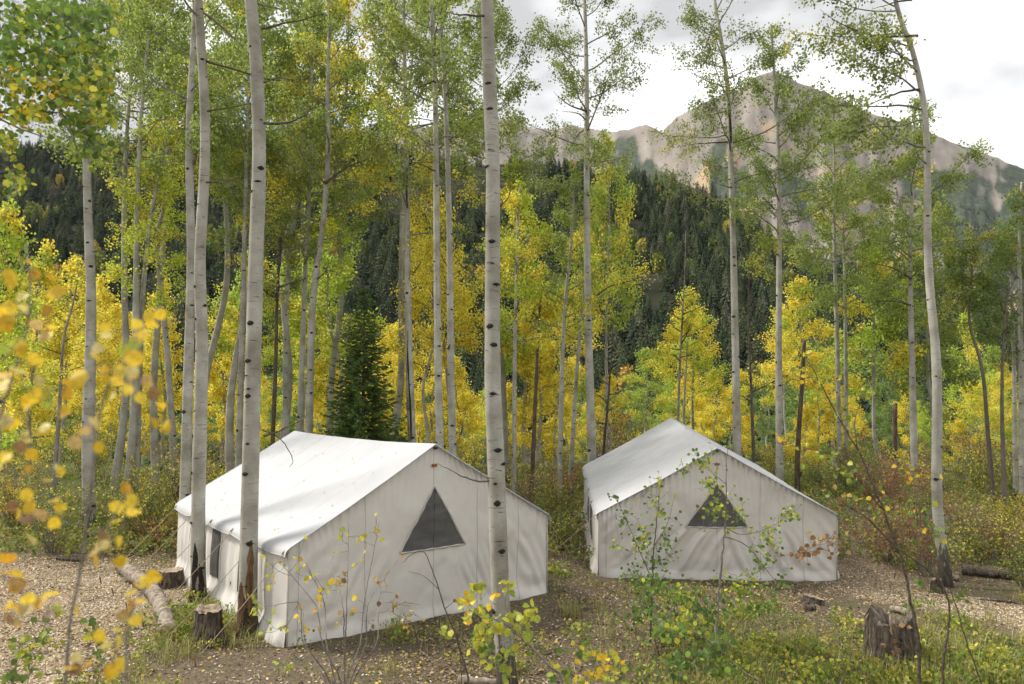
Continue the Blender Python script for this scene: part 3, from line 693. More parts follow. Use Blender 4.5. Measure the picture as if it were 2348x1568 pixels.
GREEN = (0.27, 0.345, 0.075); OLIVE = (0.235, 0.285, 0.080); LIME = (0.52, 0.60, 0.07); DGREEN = (0.19, 0.26, 0.065)
def hero(label, d, pts, wpx, H, hc0=None, nb=22, Lb=1.6, dens=60, col=GREEN, yel=0.15, sector=None, seed=0, knots=10, dead=0.0, kpts=None, limbs=(), dark=0.6, name='aspen_tree',
         rtop=0.035, leafsize=0.072, elev=(6, 55), group='tall aspens of the camp', scars=()):
    rng = np.random.default_rng(seed + 900)
    W = [at(px, py, d) for px, py in pts]
    for k in range(1, len(W)): W[k] = W[k] + np.array((0, rng.normal() * 0.04 * k, 0))
    W[0][1] = d
    b = W[0].copy(); g = gz(b[0], b[1]) - 0.06
    if b[2] > g + 0.25:
        dirn = (W[0] - W[1]) / (W[1][2] - W[0][2] + 1e-6); W.insert(0, W[0] + dirn * (b[2] - g) * np.array((0.5, 0.3, 0)) + np.array((0, 0, g - b[2])))
    else: W[0][2] = g
    ztop = H + g
    if W[-1][2] < ztop - 0.5:
        dv = nrm(W[-1] - W[-2]); dv = nrm(dv + np.array((0, 0, 0.8)))
        n = max(1, int((ztop - W[-1][2]) / 2.5)); st = W[-1]
        for k in range(n):
            W.append(st + dv / dv[2] * (ztop - st[2]) * (k + 1) / n + rng.normal(size=3) * np.array((0.07, 0.07, 0)))
    r0 = wpx * 0.86 * d / FOC / 2; dens = dens * (0.66 if dens > 50 else 1.2)
    tr = Trunk(W, r0 * 1.12, rtop)
    base = tr.C[0] + np.array((0, 0, 0.06))
    t = thing(name, label, 'tree', tuple(base), group=group)
    trl = Trunk([p - base for p in tr.P], r0 * 1.12, rtop)
    link('trunk', trl.mesh('trunk', 16 if d < 22 else 10, dark, dead, seed), t)
    if hc0 is not None:
        br, LC, LM = grow(trl, hc0, trl.z[-1], nb, Lb, rng, dens, sector, elev, thin=2.0 if dens == 0 else 1.0)
        for mb, h, a in br: link('branch', mb.mesh('branch', [M_TWIG if not dead else M_TWIGD]), t)
        if dens > 0 and len(LC):
            V, P, A = leaf_quads(LC, leafsize, rng, LM)
            link('crown', mesh_np('crown', V, [P], [M_LEAF], {'leafcol': A}, False), t, color=(*col, yel))
    for lp, lw in limbs:
        P = np.array([at(x, y, d - 0.12) + np.array((0, 0.10 * k, 0)) for k, (x, y) in enumerate(lp)]) - base
        m = max(8, len(P) * 4); P = catmull(P, m); P[1:] += np.cumsum(rng.normal(size=(m - 1, 3)) * 0.006, 0)
        link('branch', mesh_np('branch', *tube(P, np.linspace(lw * d / FOC / 2, 0.004, m), 6), [M_TWIGD]), t)
    zs = []
    if kpts:
        for (x, y, sc) in kpts:
            p = at(x, y, d); z = p[2]; off = np.clip((p[0] - tr.pos(z)[0]) / tr.rad(z), -0.9, 0.9); zs.append(z - base[2])
            add_knot(t, trl, 0, z - base[2], -math.pi / 2 + math.asin(off), sc)
    for k in range(int(knots * 1.6)):
        z = rng.uniform(0.5, min(H * 0.85, (d * 0.53 + EYE)))
        if min([abs(z - q) for q in zs] + [9]) < 0.22: continue
        zs.append(z); add_knot(t, trl, 0, z, -math.pi / 2 + rng.uniform(-1.35, 1.35), rng.uniform(0.6, 1.3))
    for (y0, y1, ang, w, m, sd) in scars:
        z0, z1 = sorted((at(0, y0, d)[2] - base[2], at(0, y1, d)[2] - base[2])); scar(t, trl, 0, max(z0, 0.02), z1, ang, w, m, sd)
    return t
PI = math.pi
hero('thickest aspen in front of the nearer tent\'s right half, running the full picture height', 10.35, [(1162, 1556), (1146, 1340), (1137, 1050), (1130, 900), (1128, 700), (1129, 500), (1128, 350), (1120, 150), (1116, 0)], 43, 16.5, 10.3,
     14, 1.5, 50, GREEN, 0.1, seed=1, knots=9, rtop=0.06, dark=1.3,
     kpts=[(1118, 183, .8), (1122, 242, .8), (1112, 484, .5), (1138, 648, 1.0), (1122, 750, 1.0), (1132, 795, .9), (1130, 905, .8), (1142, 1030, .9), (1158, 1062, .9), (1136, 1105, 1.0), (1140, 1150, 1.1), (1128, 600, .5)],
     limbs=[([(1125, 1102), (1090, 1100), (1050, 1088), (1020, 1074), (990, 1062)], 5), ([(1120, 1096), (1106, 1093), (1100, 1085)], 3), ([(1110, 36), (1060, 25), (1020, 5)], 6), ([(1150, 470), (1170, 445), (1176, 395)], 3.5),
            ([(1112, 447), (1090, 440), (1075, 415)], 3.5), ([(1130, 1030), (1115, 1022), (1105, 1014)], 3)])
hero('thick aspen at the left wall of the nearer tent with a brown rotten foot', 12.72, [(567, 1440), (572, 1150), (578, 900), (583, 600), (588, 350), (586, 150), (581, 0)], 42, 17.5, 10.6, 16, 1.7, 55, GREEN, 0.1, seed=2, knots=10, rtop=0.06, dark=1.0,
     kpts=[(577, 742, 1), (575, 892, .9), (573, 908, .9), (574, 1016, 1), (567, 1085, 1), (590, 415, .8), (574, 437, .8), (570, 1340, .7), (578, 110, 1.3), (575, 170, 1.1)],
     limbs=[([(600, 66), (640, 48), (690, 30), (735, 8)], 7), ([(604, 282), (650, 275), (690, 250), (722, 208)], 7), ([(604, 1000), (640, 985), (690, 960), (705, 935)], 5), ([(600, 985), (630, 1000), (655, 1030), (662, 1060), (650, 1075)], 3), ([(604, 190), (640, 175), (680, 180)], 4)],
     scars=[(1430, 1235, -PI / 2 + 0.55, 0.45, M_SCAR, 5), (1440, 1330, -PI / 2 - 0.5, 0.6, M_SCAR, 6), (1440, 1370, -PI / 2 + 0.2, 0.5, M_KNOT, 8)])
hero('front stem of the close aspen pair left of the nearer tent', 14.75, [(455, 1368), (455, 1130), (461, 800), (464, 600), (468, 300), (468, 0)], 33, 18.5, 10.9, 18, 1.7, 60, GREEN, 0.1, seed=3, knots=16,
     limbs=[([(470, 140), (530, 152), (610, 170), (700, 165)], 6), ([(472, 418), (500, 415), (540, 400)], 5), ([(474, 255), (530, 240), (580, 225)], 5)],
     scars=[(1368, 1240, -PI / 2 - 0.1, 0.45, M_KNOT, 11), (1365, 1290, -PI / 2 + 0.7, 0.4, M_KNOT, 12)])
hero('rear stem of the close aspen pair left of the nearer tent', 18.9, [(424, 1140), (432, 900), (438, 600), (437, 300), (441, 0)], 26, 18.5, 9.5, 20, 1.8, 65, GREEN, 0.12, seed=4, knots=16,
     limbs=[([(445, 378), (448, 330), (446, 290), (420, 250), (385, 200)], 6), ([(425, 1045), (400, 1030), (385, 1010)], 3)])
hero('tall aspen at far left beyond the yellow foreground leaves', 21.2, [(206, 1225), (204, 1000), (205, 800), (207, 650), (200, 480), (198, 300), (200, 120)], 29, 18, 11, 18, 1.7, 60, GREEN, 0.2, seed=5, knots=14, dark=1.2,
     kpts=[(202, 480, .9), (212, 612, 1), (208, 690, .8), (203, 795, .9), (204, 915, .9)])
hero('left stem of the two slim white aspens behind the nearer tent\'s gable', 20.4, [(1008, 1040), (1003, 800), (1000, 500), (996, 200), (990, 0)], 20, 19, 10.3, 20, 2.2, 38, GREEN, 0.1, seed=6, knots=16,
     limbs=[([(998, 185), (960, 195), (930, 210)], 5), ([(998, 392), (960, 375), (935, 365)], 4)])
hero('right stem of the two slim white aspens behind the nearer tent\'s gable', 21.0, [(1037, 1050), (1033, 800), (1030, 500), (1022, 250), (1008, 0)], 19, 18.5, 9.8, 20, 2.2, 38, GREEN, 0.12, seed=7, knots=16,
     limbs=[([(1026, 800), (1038, 770), (1035, 720), (1020, 640), (1000, 600)], 5), ([(1026, 610), (1015, 590), (1005, 560)], 3), ([(1022, 280), (1045, 285), (1060, 320)], 3)])
T_EAVE = hero('tall aspen behind the farther tent\'s left eave with crown against the sky', 25.6, [(1357, 1050), (1350, 800), (1345, 500), (1345, 200), (1342, 0)], 22, 21, 10.6, 26, 2.9, 34, OLIVE, 0.05, seed=8, knots=14,
     limbs=[([(1342, 255), (1310, 240), (1280, 215), (1270, 200)], 5), ([(1342, 275), (1325, 258), (1285, 252)], 4), ([(1350, 690), (1400, 655), (1450, 640), (1490, 620)], 5)])
hero('crooked dark-barked aspen behind the farther tent\'s ridge, crown against cloud', 26.2, [(1690, 1040), (1685, 800), (1680, 500), (1668, 230), (1650, 100), (1640, 0)], 21, 21, 10.0, 26, 2.8, 32, OLIVE, 0.05, seed=9, knots=16,
     limbs=[([(1668, 325), (1620, 325), (1560, 330)], 5), ([(1678, 430), (1655, 420), (1640, 412)], 4), ([(1664, 200), (1620, 180), (1570, 150)], 4)],
     scars=[(330, 225, -PI / 2, 0.5, M_KNOT, 21)])
hero('straight slim aspen right of the farther tent\'s ridge', 26.6, [(1787, 1100), (1785, 800), (1783, 450), (1778, 200), (1765, 60)], 18, 17.3, 7.8, 28, 2.3, 40, GREEN, 0.12, seed=10, knots=14,
     limbs=[([(1775, 480), (1760, 460), (1740, 440)], 4), ([(1776, 360), (1755, 352)], 4)])
hero('tall bowed aspen at right whose top leans left into the bright sky', 17.3, [(2165, 1300), (2150, 1150), (2140, 850), (2130, 600), (2118, 300), (2102, 130), (2072, 0)], 25, 15.5, 9.4, 15, 2.6, 36, OLIVE, 0.04, sector=(PI, 1.5), seed=11, knots=14, elev=(-6, 25), dark=1.5,
     limbs=[([(2104, 82), (2060, 80), (2000, 70), (1950, 45), (1900, 5)], 7), ([(2108, 205), (2070, 208), (2020, 225), (1980, 235)], 6), ([(2090, 0), (2050, 2), (2005, 12)], 5), ([(2122, 375), (2105, 350), (2108, 330)], 4)])
hero('slim knotty aspen just left of the tall bowed aspen', 25.6, [(2098, 1170), (2093, 850), (2093, 600), (2094, 420), (2096, 290)], 17, 13.8, 6.2, 26, 2.4, 46, GREEN, 0.22, seed=12, knots=16,
     limbs=[([(2088, 640), (2050, 615), (2000, 600)], 5), ([(2090, 590), (2050, 560), (2030, 550)], 4), ([(2088, 700), (2050, 690), (1990, 690), (1960, 695)], 4)])
T_CRACK = hero('aspen with a black frost crack behind the nearer tent\'s ridge, right of the spruce', 23.6, [(944, 1015), (938, 800), (933, 500), (930, 200), (928, 60)], 21, 18, 8.8, 24, 2.2, 42, OLIVE, 0.10, seed=13, knots=16,
     limbs=[([(930, 420), (918, 380), (905, 330), (920, 280)], 5), ([(936, 640), (960, 610), (985, 560)], 4)], scars=[(1010, 760, -PI / 2 - 0.1, 0.22, M_KNOT, 31), (480, 380, -PI / 2 + 0.3, 0.4, M_KNOT, 33)])
hero('leaning aspen with crooked top left of the close pair', 25.5, [(402, 1110), (382, 800), (363, 560), (368, 460), (355, 330), (352, 280)], 18, 13.5, 6.6, 22, 1.7, 60, LIME, 0.35, seed=14, knots=14, dark=2.2,
     limbs=[([(358, 420), (330, 360), (300, 300)], 4)])
hero('aspen leaning right between the far left trunk and the close pair', 24.2, [(311, 1100), (325, 750), (335, 600), (345, 500), (352, 430)], 17, 13.0, 7.4, 18, 1.4, 60, LIME, 0.4, seed=15, knots=14)
hero('slim aspen showing just left of the rotten-footed trunk', 24.8, [(548, 1010), (556, 700), (566, 400), (568, 200)], 16, 17, 8.2, 24, 1.9, 70, GREEN, 0.2, seed=16, knots=12)
hero('thickest of the aspen cluster behind the nearer tent\'s roof peak', 24.0, [(708, 1000), (716, 700), (740, 500), (752, 350), (750, 200), (752, 60)], 21, 18, 8.6, 24, 1.9, 65, GREEN, 0.16, seed=17, knots=14,
     limbs=[([(745, 420), (780, 390), (810, 370), (860, 350)], 7), ([(726, 640), (745, 620), (752, 590)], 4)])
hero('middle stem of the aspen cluster behind the nearer tent\'s roof peak', 25.2, [(687, 995), (693, 800), (702, 600), (708, 430), (715, 250)], 16, 16, 8.0, 22, 1.7, 65, OLIVE, 0.2, seed=18, knots=10)
hero('left stem of the aspen cluster behind the nearer tent\'s roof peak', 25.8, [(655, 1000), (654, 780), (665, 580), (690, 400)], 15, 14.5, 7.0, 22, 1.8, 65, GREEN, 0.25, seed=19, knots=10)
hero('slender aspen right of the thickest trunk, green and gold crown', 25.0, [(1178, 1095), (1180, 800), (1186, 550), (1192, 420)], 12, 11.2, 5.5, 22, 1.6, 75, LIME, 0.4, seed=20, knots=14)
hero('slender right-leaning aspen midway between the two tents', 26.0, [(1284, 1030), (1292, 750), (1308, 560), (1316, 440)], 13, 11.5, 6.0, 20, 1.6, 70, GREEN, 0.3, seed=22, knots=14)
hero('thin aspen leaning behind the tall tree at the farther tent\'s left eave', 27.5, [(1310, 1050), (1322, 850), (1336, 680), (1342, 560)], 12, 9.8, 5.5, 16, 1.4, 70, LIME, 0.4, seed=23, knots=10)
hero('left stem of a slim aspen pair far right of the farther tent', 29.5, [(1925, 1090), (1918, 800), (1912, 560), (1910, 400)], 12, 15.5, 8.6, 22, 2.1, 52, GREEN, 0.12, seed=28, knots=14)
hero('right stem of a slim aspen pair far right of the farther tent', 30.2, [(1940, 1080), (1938, 800), (1936, 560), (1925, 380)], 11, 13.5, 7.0, 24, 2.0, 70, GREEN, 0.15, seed=29, knots=14)
hero('slim aspen cut by the right picture edge, green crown', 25.5, [(2345, 1200), (2341, 800), (2338, 560), (2335, 420)], 14, 11.2, 4.4, 24, 1.5, 75, DGREEN, 0.05, seed=33, knots=12)
hero('white aspen beside the one at the right picture edge', 26.8, [(2330, 1190), (2322, 850), (2318, 650), (2322, 520)], 11, 9.6, 5.5, 18, 1.4, 75, DGREEN, 0.08, seed=34, knots=10)
# dead or dark-barked stems
DG = 'dead and dark stems'
hero('dark dead stem with peeling bark behind the gap between the tents', 26.4, [(1220, 1095), (1230, 850), (1240, 660), (1247, 580)], 12, 8.8, 5.5, 8, 0.7, 0, dead=1.0, seed=41, knots=0, group=DG, rtop=0.02)
hero('thin black dead stem beside the farther tent\'s left eave', 27.2, [(1383, 1040), (1393, 920), (1402, 800), (1404, 740)], 8, 6.4, 2.4, 14, 0.8, 0, dead=1.0, seed=42, knots=0, group=DG, rtop=0.01)
hero('pale bare aspen snag against the dark hill above the farther tent', 33.0, [(1553, 980), (1560, 800), (1568, 650), (1572, 530)], 8, 11.0, 5.0, 26, 1.1, 0, dead=0.25, seed=43, knots=8, group=DG, rtop=0.012, elev=(15, 55))
hero('second thin stem close beside the pale bare snag', 33.5, [(1566, 980), (1575, 800), (1582, 720)], 8, 7.6, 4.5, 18, 1.3, 80, LIME, 0.45, seed=44, knots=6, group=DG, rtop=0.012)
hero('bare dark stem right of the crooked aspen behind the farther tent', 28.5, [(1728, 1065), (1722, 900), (1715, 720), (1718, 600)], 9, 9.2, 3.4, 24, 1.0, 0, dead=0.9, seed=45, knots=0, group=DG, rtop=0.012, elev=(10, 50))
hero('charred broken stem between the straight aspen and the slim pair', 29.0, [(1829, 1020), (1838, 880), (1843, 780)], 13, 6.2, None, dead=1.0, seed=46, knots=0, group=DG, rtop=0.07)
hero('short dark broken snag in the reddish brush at right', 27.0, [(2053, 1085), (2052, 1000), (2051, 925)], 12, 3.7, 2.0, 4, 0.6, 0, dead=1.0, seed=47, knots=0, group=DG, rtop=0.07)
hero('dark crooked stem left of the edge aspens with small green top', 24.8, [(2280, 1170), (2265, 1000), (2248, 850), (2232, 740), (2222, 660)], 11, 8.6, 5.8, 14, 1.0, 70, DGREEN, 0.1, dead=0.85, seed=48, knots=0, group=DG, rtop=0.02)
hero('dark straight stem between the crooked dark stem and the edge aspens', 24.4, [(2304, 1175), (2298, 950), (2297, 800), (2300, 690)], 11, 7.6, 5.0, 8, 0.8, 0, dead=0.8, seed=49, knots=0, group=DG, rtop=0.02)
hero('dark brown stem with peeling bark left of the roof-peak aspen cluster', 24.6, [(625, 1010), (632, 850), (640, 650), (645, 560)], 12, 9.5, 6.5, 10, 0.9, 0, dead=1.0, seed=50, knots=0, group=DG, rtop=0.03)
hero('grey leaning dead stem at far left behind yellow foreground leaves', 22.5, [(122, 1120), (135, 950), (150, 780), (158, 700)], 12, 7.6, 4.2, 10, 1.0, 20, LIME, 0.5, dead=0.45, seed=51, knots=3, group=DG, rtop=0.02)

# ------------------------------------------------------------------ younger aspens: a few kinds, each copied with its parts
def variant(H, hc0, nb, Lb, dens, seed, r0=0.075, leafsize=0.085, elev=(5, 60), wob=0.12):
    rng = np.random.default_rng(seed)
    n = 6; P = np.stack([rng.normal(size=n) * wob, rng.normal(size=n) * wob, np.linspace(0, H, n)], -1); P[0, :2] = 0
    tr = Trunk(P, r0, 0.012)
    br, LC, LM = grow(tr, hc0, H, nb, Lb, rng, dens, None, elev, 0.11)
    mb = MB()
    for b, h, a in br:
        for V, A in zip(b.V, b.A): pass
        off = mb.n
        for Pp, Mm in zip(b.P, b.M): mb.P.append(Pp + off); mb.M.append(Mm)
        mb.V += b.V; mb.A += b.A; mb.n += b.n
    V, Pq, A = leaf_quads(LC, leafsize, rng, LM)
    return dict(trunk=tr.mesh('trunk', 8, 0.5, 0, seed), branches=mb.mesh('branches', [M_TWIG]), crown=mesh_np('crown', V, [Pq], [M_LEAF], {'leafcol': A}, False), H=H, n=len(LC))
YV = [variant(9.0, 2.6, 30, 1.4, 46, 201), variant(8.0, 1.8, 30, 1.3, 48, 202), variant(10.0, 4.0, 28, 1.45, 44, 203), variant(6.0, 0.8, 28, 1.1, 56, 204), variant(9.0, 3.6, 26, 1.6, 42, 205),
      variant(7.0, 1.6, 26, 1.3, 46, 206), variant(9.5, 4.4, 24, 1.7, 42, 207)]
TV = [variant(17.0, 9.6, 28, 2.3, 42, 211, 0.13), variant(16.0, 8.6, 28, 2.2, 42, 212, 0.12), variant(18.0, 10.8, 26, 2.4, 42, 213, 0.14)]
PLACED = []
def place(v, x, y, sc, col, yel, name='aspen_tree', sxy=1.0):
    t = bpy.data.objects.new(name, None); COL.objects.link(t); t.location = (x, y, gz(x, y) - 0.05)
    t.rotation_euler = (RNG.normal() * 0.03, RNG.normal() * 0.03, RNG.uniform(0, 6.28)); t.scale = (sc * sxy, sc * sxy, sc)
    j = RNG.uniform(0.85, 1.15)
    for nm in ('trunk', 'branches', 'crown'):
        o = link(nm, v[nm], t)
        if nm == 'crown': o.color = (col[0] * j, col[1] * j, col[2], yel)
    return t
def young(px, top, d, k, col, yel, sxy=1.0):
    """young aspen whose tip shows at pixel (px, top) when it stands d metres off"""
    p = at(px, top, d); v = YV[k if RNG.random() < 0.6 else (k, 5, 6)[RNG.integers(3)]]; H = p[2] - gz(p[0], d)
    t = place(v, p[0], d, H / v['H'], col, yel, sxy=sxy * max(0.75, min(1.25, 1.15 * v['H'] / H))); PLACED.append((px, d, yel, t)); return t
BRI = (0.44, 0.56, 0.085)
for a in [(15, 470, 25, 0, BRI, .35), (95, 560, 29, 1, BRI, .6), (150, 590, 31, 2, LIME, .75), (225, 640, 36, 1, LIME, .95), (285, 700, 40, 3, LIME, .95), (60, 760, 38, 3, LIME, .7),
          (385, 640, 38, 1, LIME, .85), (520, 700, 40, 3, LIME, .9), (470, 800, 44, 1, LIME, .95), (350, 850, 46, 3, LIME, .9),
          (600, 580, 35, 1, BRI, .25), (690, 700, 42, 0, LIME, .6), (750, 740, 42, 1, LIME, .97), (800, 480, 33, 4, BRI, .25, 1.2), (715, 600, 36, 2, BRI, .3),
          (885, 750, 41, 1, LIME, .97), (905, 850, 36, 3, LIME, .95), (975, 540, 31, 2, LIME, .85), (1000, 770, 42, 0, LIME, .97), (1060, 350, 35, 2, LIME, .75), (1050, 820, 40, 3, LIME, .97), (960, 900, 44, 3, LIME, .9),
          (1200, 370, 34, 0, BRI, .4), (1225, 640, 33, 1, LIME, .95), (1245, 860, 38, 3, LIME, .9), (1275, 700, 37, 4, BRI, .55), (1180, 880, 40, 3, LIME, .8), (1390, 300, 33, 2, BRI, .4), (1300, 900, 42, 3, LIME, .85),
          (1400, 860, 37, 1, LIME, .97), (1370, 930, 40, 3, LIME, .95), (1490, 800, 46, 4, BRI, .2, 1.2), (1530, 850, 48, 1, BRI, .3), (1590, 660, 36, 2, BRI, .6), (1640, 850, 40, 1, LIME, .97), (1600, 900, 42, 3, LIME, .92), (1690, 850, 42, 3, LIME, .7),
          (1820, 640, 35, 4, BRI, .55), (1870, 840, 36, 3, LIME, .97), (1905, 830, 38, 1, LIME, .97), (1955, 910, 40, 3, LIME, .95), (1850, 930, 33, 3, LIME, .95),
          (2010, 560, 31, 4, BRI, .3), (2110, 920, 46, 1, BRI, .2), (2160, 930, 38, 3, BRI, .3), (2230, 880, 37, 1, LIME, .65), (2200, 960, 36, 3, LIME, .8), (2285, 930, 38, 3, BRI, .3), (2340, 940, 40, 1, BRI, .5), (2130, 430, 30, 0, GREEN, .1)]:
    young(*a)
def tall(px, top, d, k, col, yel, sxy=1.0):
    p = at(px, top, d); v = TV[k % 3]; H = p[2] - gz(p[0], d)
    t = place(v, p[0], d, H / v['H'], col, yel, sxy=sxy); PLACED.append((px, d, yel, t)); return t
for a in [(300, -80, 27, 2, OLIVE, .12), (395, -40, 31, 2, OLIVE, .15), (490, -60, 29, 0, GREEN, .12), (660, -80, 33, 0, GREEN, .15), (700, 30, 38, 2, GREEN, .2), (775, -20, 34, 1, LIME, .55), (900, -20, 33, 2, OLIVE, .15), (560, -90, 26, 1, GREEN, .1), (330, -80, 24, 2, GREEN, .08), (1160, -40, 34, 0, OLIVE, .05, 0.9)]:
    tall(*a)
for k in range(16):                                              # further stems filling the stand behind
    px = RNG.uniform(-60, 2400); d = RNG.uniform(44, 62); v = YV[RNG.integers(7)]
    x = (px - CXP) / FOC * d; sc = RNG.uniform(0.8, 1.15); y_ = float(RNG.choice([.2, .5, .8, .95]))
    t = place(v, x, d, sc, (BRI, LIME)[int(y_ > .6)], y_); PLACED.append((px, d, y_, t))
PLACED.sort(key=lambda q: q[0])
cnt = {}
for px, d, y_, t in PLACED:
    w = 'golden yellow' if y_ > 0.8 else 'yellow and green' if y_ > 0.32 else 'green'
    z = 'just behind the tents' if d < 43 else 'deep in the stand'
    cnt[(w, z)] = cnt.get((w, z), 0) + 1
    tag(t, 'slender %s aspen, %s from left of its colour %s' % (w, ordinal(cnt[(w, z)]), z), 'tree', 'aspens in the stand behind the tents')
# aspens in the valley, each its own tree
VAL = []
for k in range(90):
    px = RNG.uniform(-80, 2430); d = 70 + 120 * RNG.random() ** 1.1; x = (px - CXP) / FOC * d
    v = YV[RNG.integers(7)]; y_ = float(RNG.choice([.05, .1, .2, .5, .9], p=[.4, .2, .2, .12, .08]))
    t = place(v, x, d, RNG.uniform(1.2, 1.9), (0.20, 0.29, 0.08), y_, sxy=1.35); VAL.append((px, t, y_))
VAL.sort(key=lambda q: q[0])
for i, (px, t, y_) in enumerate(VAL):
    tag(t, 'rounded %s aspen in the valley below the hillside, %s from the left' % ('yellow' if y_ > .4 else 'green', ordinal(i + 1)), 'tree', 'aspens in the valley')

# ------------------------------------------------------------------ spruces
def make_conifer(seed, tiers=12, segs=9):
    """unit height spruce for the hillside"""
    rng = np.random.default_rng(seed); V = []; F = []
    for i in range(tiers):
        k = i / (tiers - 1); z = 0.10 + 0.86 * k; r = 0.255 * (1 - k) ** 0.8 * rng.uniform(0.85, 1.15) + 0.008
        a0 = rng.uniform(0, 6.28)
        for j in range(segs):
            a = a0 + j * 6.283 / segs + rng.normal() * 0.12; w = 3.4 / segs; rr = r * rng.uniform(0.65, 1.2); dz = -0.045 * rng.uniform(0.4, 1.5) - 0.02 * (1 - k)
            b = len(V)
            V += [(0, 0, z + 0.05), (math.cos(a - w * .6) * rr * .78, math.sin(a - w * .6) * rr * .78, z + dz * .9), (math.cos(a) * rr, math.sin(a) * rr, z + dz), (math.cos(a + w * .6) * rr * .78, math.sin(a + w * .6) * rr * .78, z + dz * .9)]
            F.append((b, b + 1, b + 2, b + 3))
    b = len(V); V += [(-.012, 0, 0), (.006, .01, 0), (.006, -.01, 0), (0, 0, 0.99)]
    return mesh_np('spruce', np.array(V), [np.array(F), np.array([(b, b + 2, b + 3), (b + 2, b + 1, b + 3), (b + 1, b, b + 3)])], [M_FARC], smooth=False)
def make_farmat():
    m, n, l, b = mat('far_spruce'); oi = n.new('ShaderNodeObjectInfo')
    c = ramp(n, l, oi.outputs['Random'], [(0.0, (0.026, 0.040, 0.024)), (0.5, (0.052, 0.070, 0.034)), (0.9, (0.092, 0.110, 0.046)), (1.0, (0.12, 0.115, 0.085))])
    l.new(c, b.inputs['Base Color']); b.inputs['Roughness'].default_value = 0.9; b.inputs['Specular IOR Level'].default_value = 0.1
    return m
M_FARC = make_farmat()
FC = [make_conifer(300 + k) for k in range(5)]
def make_farasp():
    m, n, l, b = mat('far_aspen'); oi = n.new('ShaderNodeObjectInfo')
    c = ramp(n, l, oi.outputs['Random'], [(0.0, (0.14, 0.20, 0.05)), (0.6, (0.24, 0.27, 0.06)), (0.85, (0.50, 0.42, 0.08)), (1.0, (0.50, 0.30, 0.08))])
    l.new(c, b.inputs['Base Color']); b.inputs['Roughness'].default_value = 0.9
    return m
M_FARA = make_farasp()
def make_far_aspen(seed):
    rng = np.random.default_rng(seed); N = 420
    D = nrm(rng.normal(size=(N, 3))) * rng.uniform(0.45, 1.0, N)[:, None] ** 0.6
    C = D * np.array((0.21, 0.21, 0.38)) * (1 + 0.3 * vnoise(D * 2.2, seed))[:, None] + np.array((0, 0, 0.62))
    V, P, A = leaf_quads(C, 0.10, rng, np.zeros(N), 0.2)
    T, TP = tube(np.array([(0, 0, 0), (0, 0, 0.7)]), [0.016, 0.006], 4, cap=False)
    return mesh_np('aspen', np.concatenate([V, T]), [P, TP[0] + len(V)], [M_FARA, M_BARK], None, False, np.concatenate([np.zeros(N), np.ones(len(TP[0]))]))
FA = [make_far_aspen(330 + k) for k in range(3)]
def gn_scatter(name, pts, scl, rot, meshes):
    """one object: many small copies set out on points (a far-off wood that reads as one mass)"""
    col = bpy.data.collections.new(name + '_kinds')
    for k, me in enumerate(meshes): col.objects.link(bpy.data.objects.new('%s_kind' % name, me))
    me = bpy.data.meshes.new(name); me.vertices.add(len(pts)); me.vertices.foreach_set('co', np.ascontiguousarray(pts, np.float32).ravel())
    a = me.attributes.new('scl', 'FLOAT', 'POINT'); a.data.foreach_set('value', np.asarray(scl, np.float32))
    a = me.attributes.new('rotz', 'FLOAT', 'POINT'); a.data.foreach_set('value', np.asarray(rot, np.float32))
    o = link(name, me)
    ng = bpy.data.node_groups.new(name + '_nodes', 'GeometryNodeTree')
    ng.interface.new_socket('Geometry', in_out='INPUT', socket_type='NodeSocketGeometry'); ng.interface.new_socket('Geometry', in_out='OUTPUT', socket_type='NodeSocketGeometry')
    N, L = ng.nodes, ng.links
    gi, go = N.new('NodeGroupInput'), N.new('NodeGroupOutput'); ip = N.new('GeometryNodeInstanceOnPoints'); ci = N.new('GeometryNodeCollectionInfo')
    ci.inputs['Collection'].default_value = col; ci.inputs['Separate Children'].default_value = True; ci.inputs['Reset Children'].default_value = True
    s = N.new('GeometryNodeInputNamedAttribute'); s.data_type = 'FLOAT'; s.inputs['Name'].default_value = 'scl'
    r = N.new('GeometryNodeInputNamedAttribute'); r.data_type = 'FLOAT'; r.inputs['Name'].default_value = 'rotz'
    cx = N.new('ShaderNodeCombineXYZ'); L.new(r.outputs[0], cx.inputs[2])
    L.new(gi.outputs[0], ip.inputs['Points']); L.new(ci.outputs[0], ip.inputs['Instance']); ip.inputs['Pick Instance'].default_value = True
    L.new(cx.outputs[0], ip.inputs['Rotation']); L.new(s.outputs[0], ip.inputs['Scale']); L.new(ip.outputs[0], go.inputs[0])
    md = o.modifiers.new('scatter', 'NODES'); md.node_group = ng
    return o
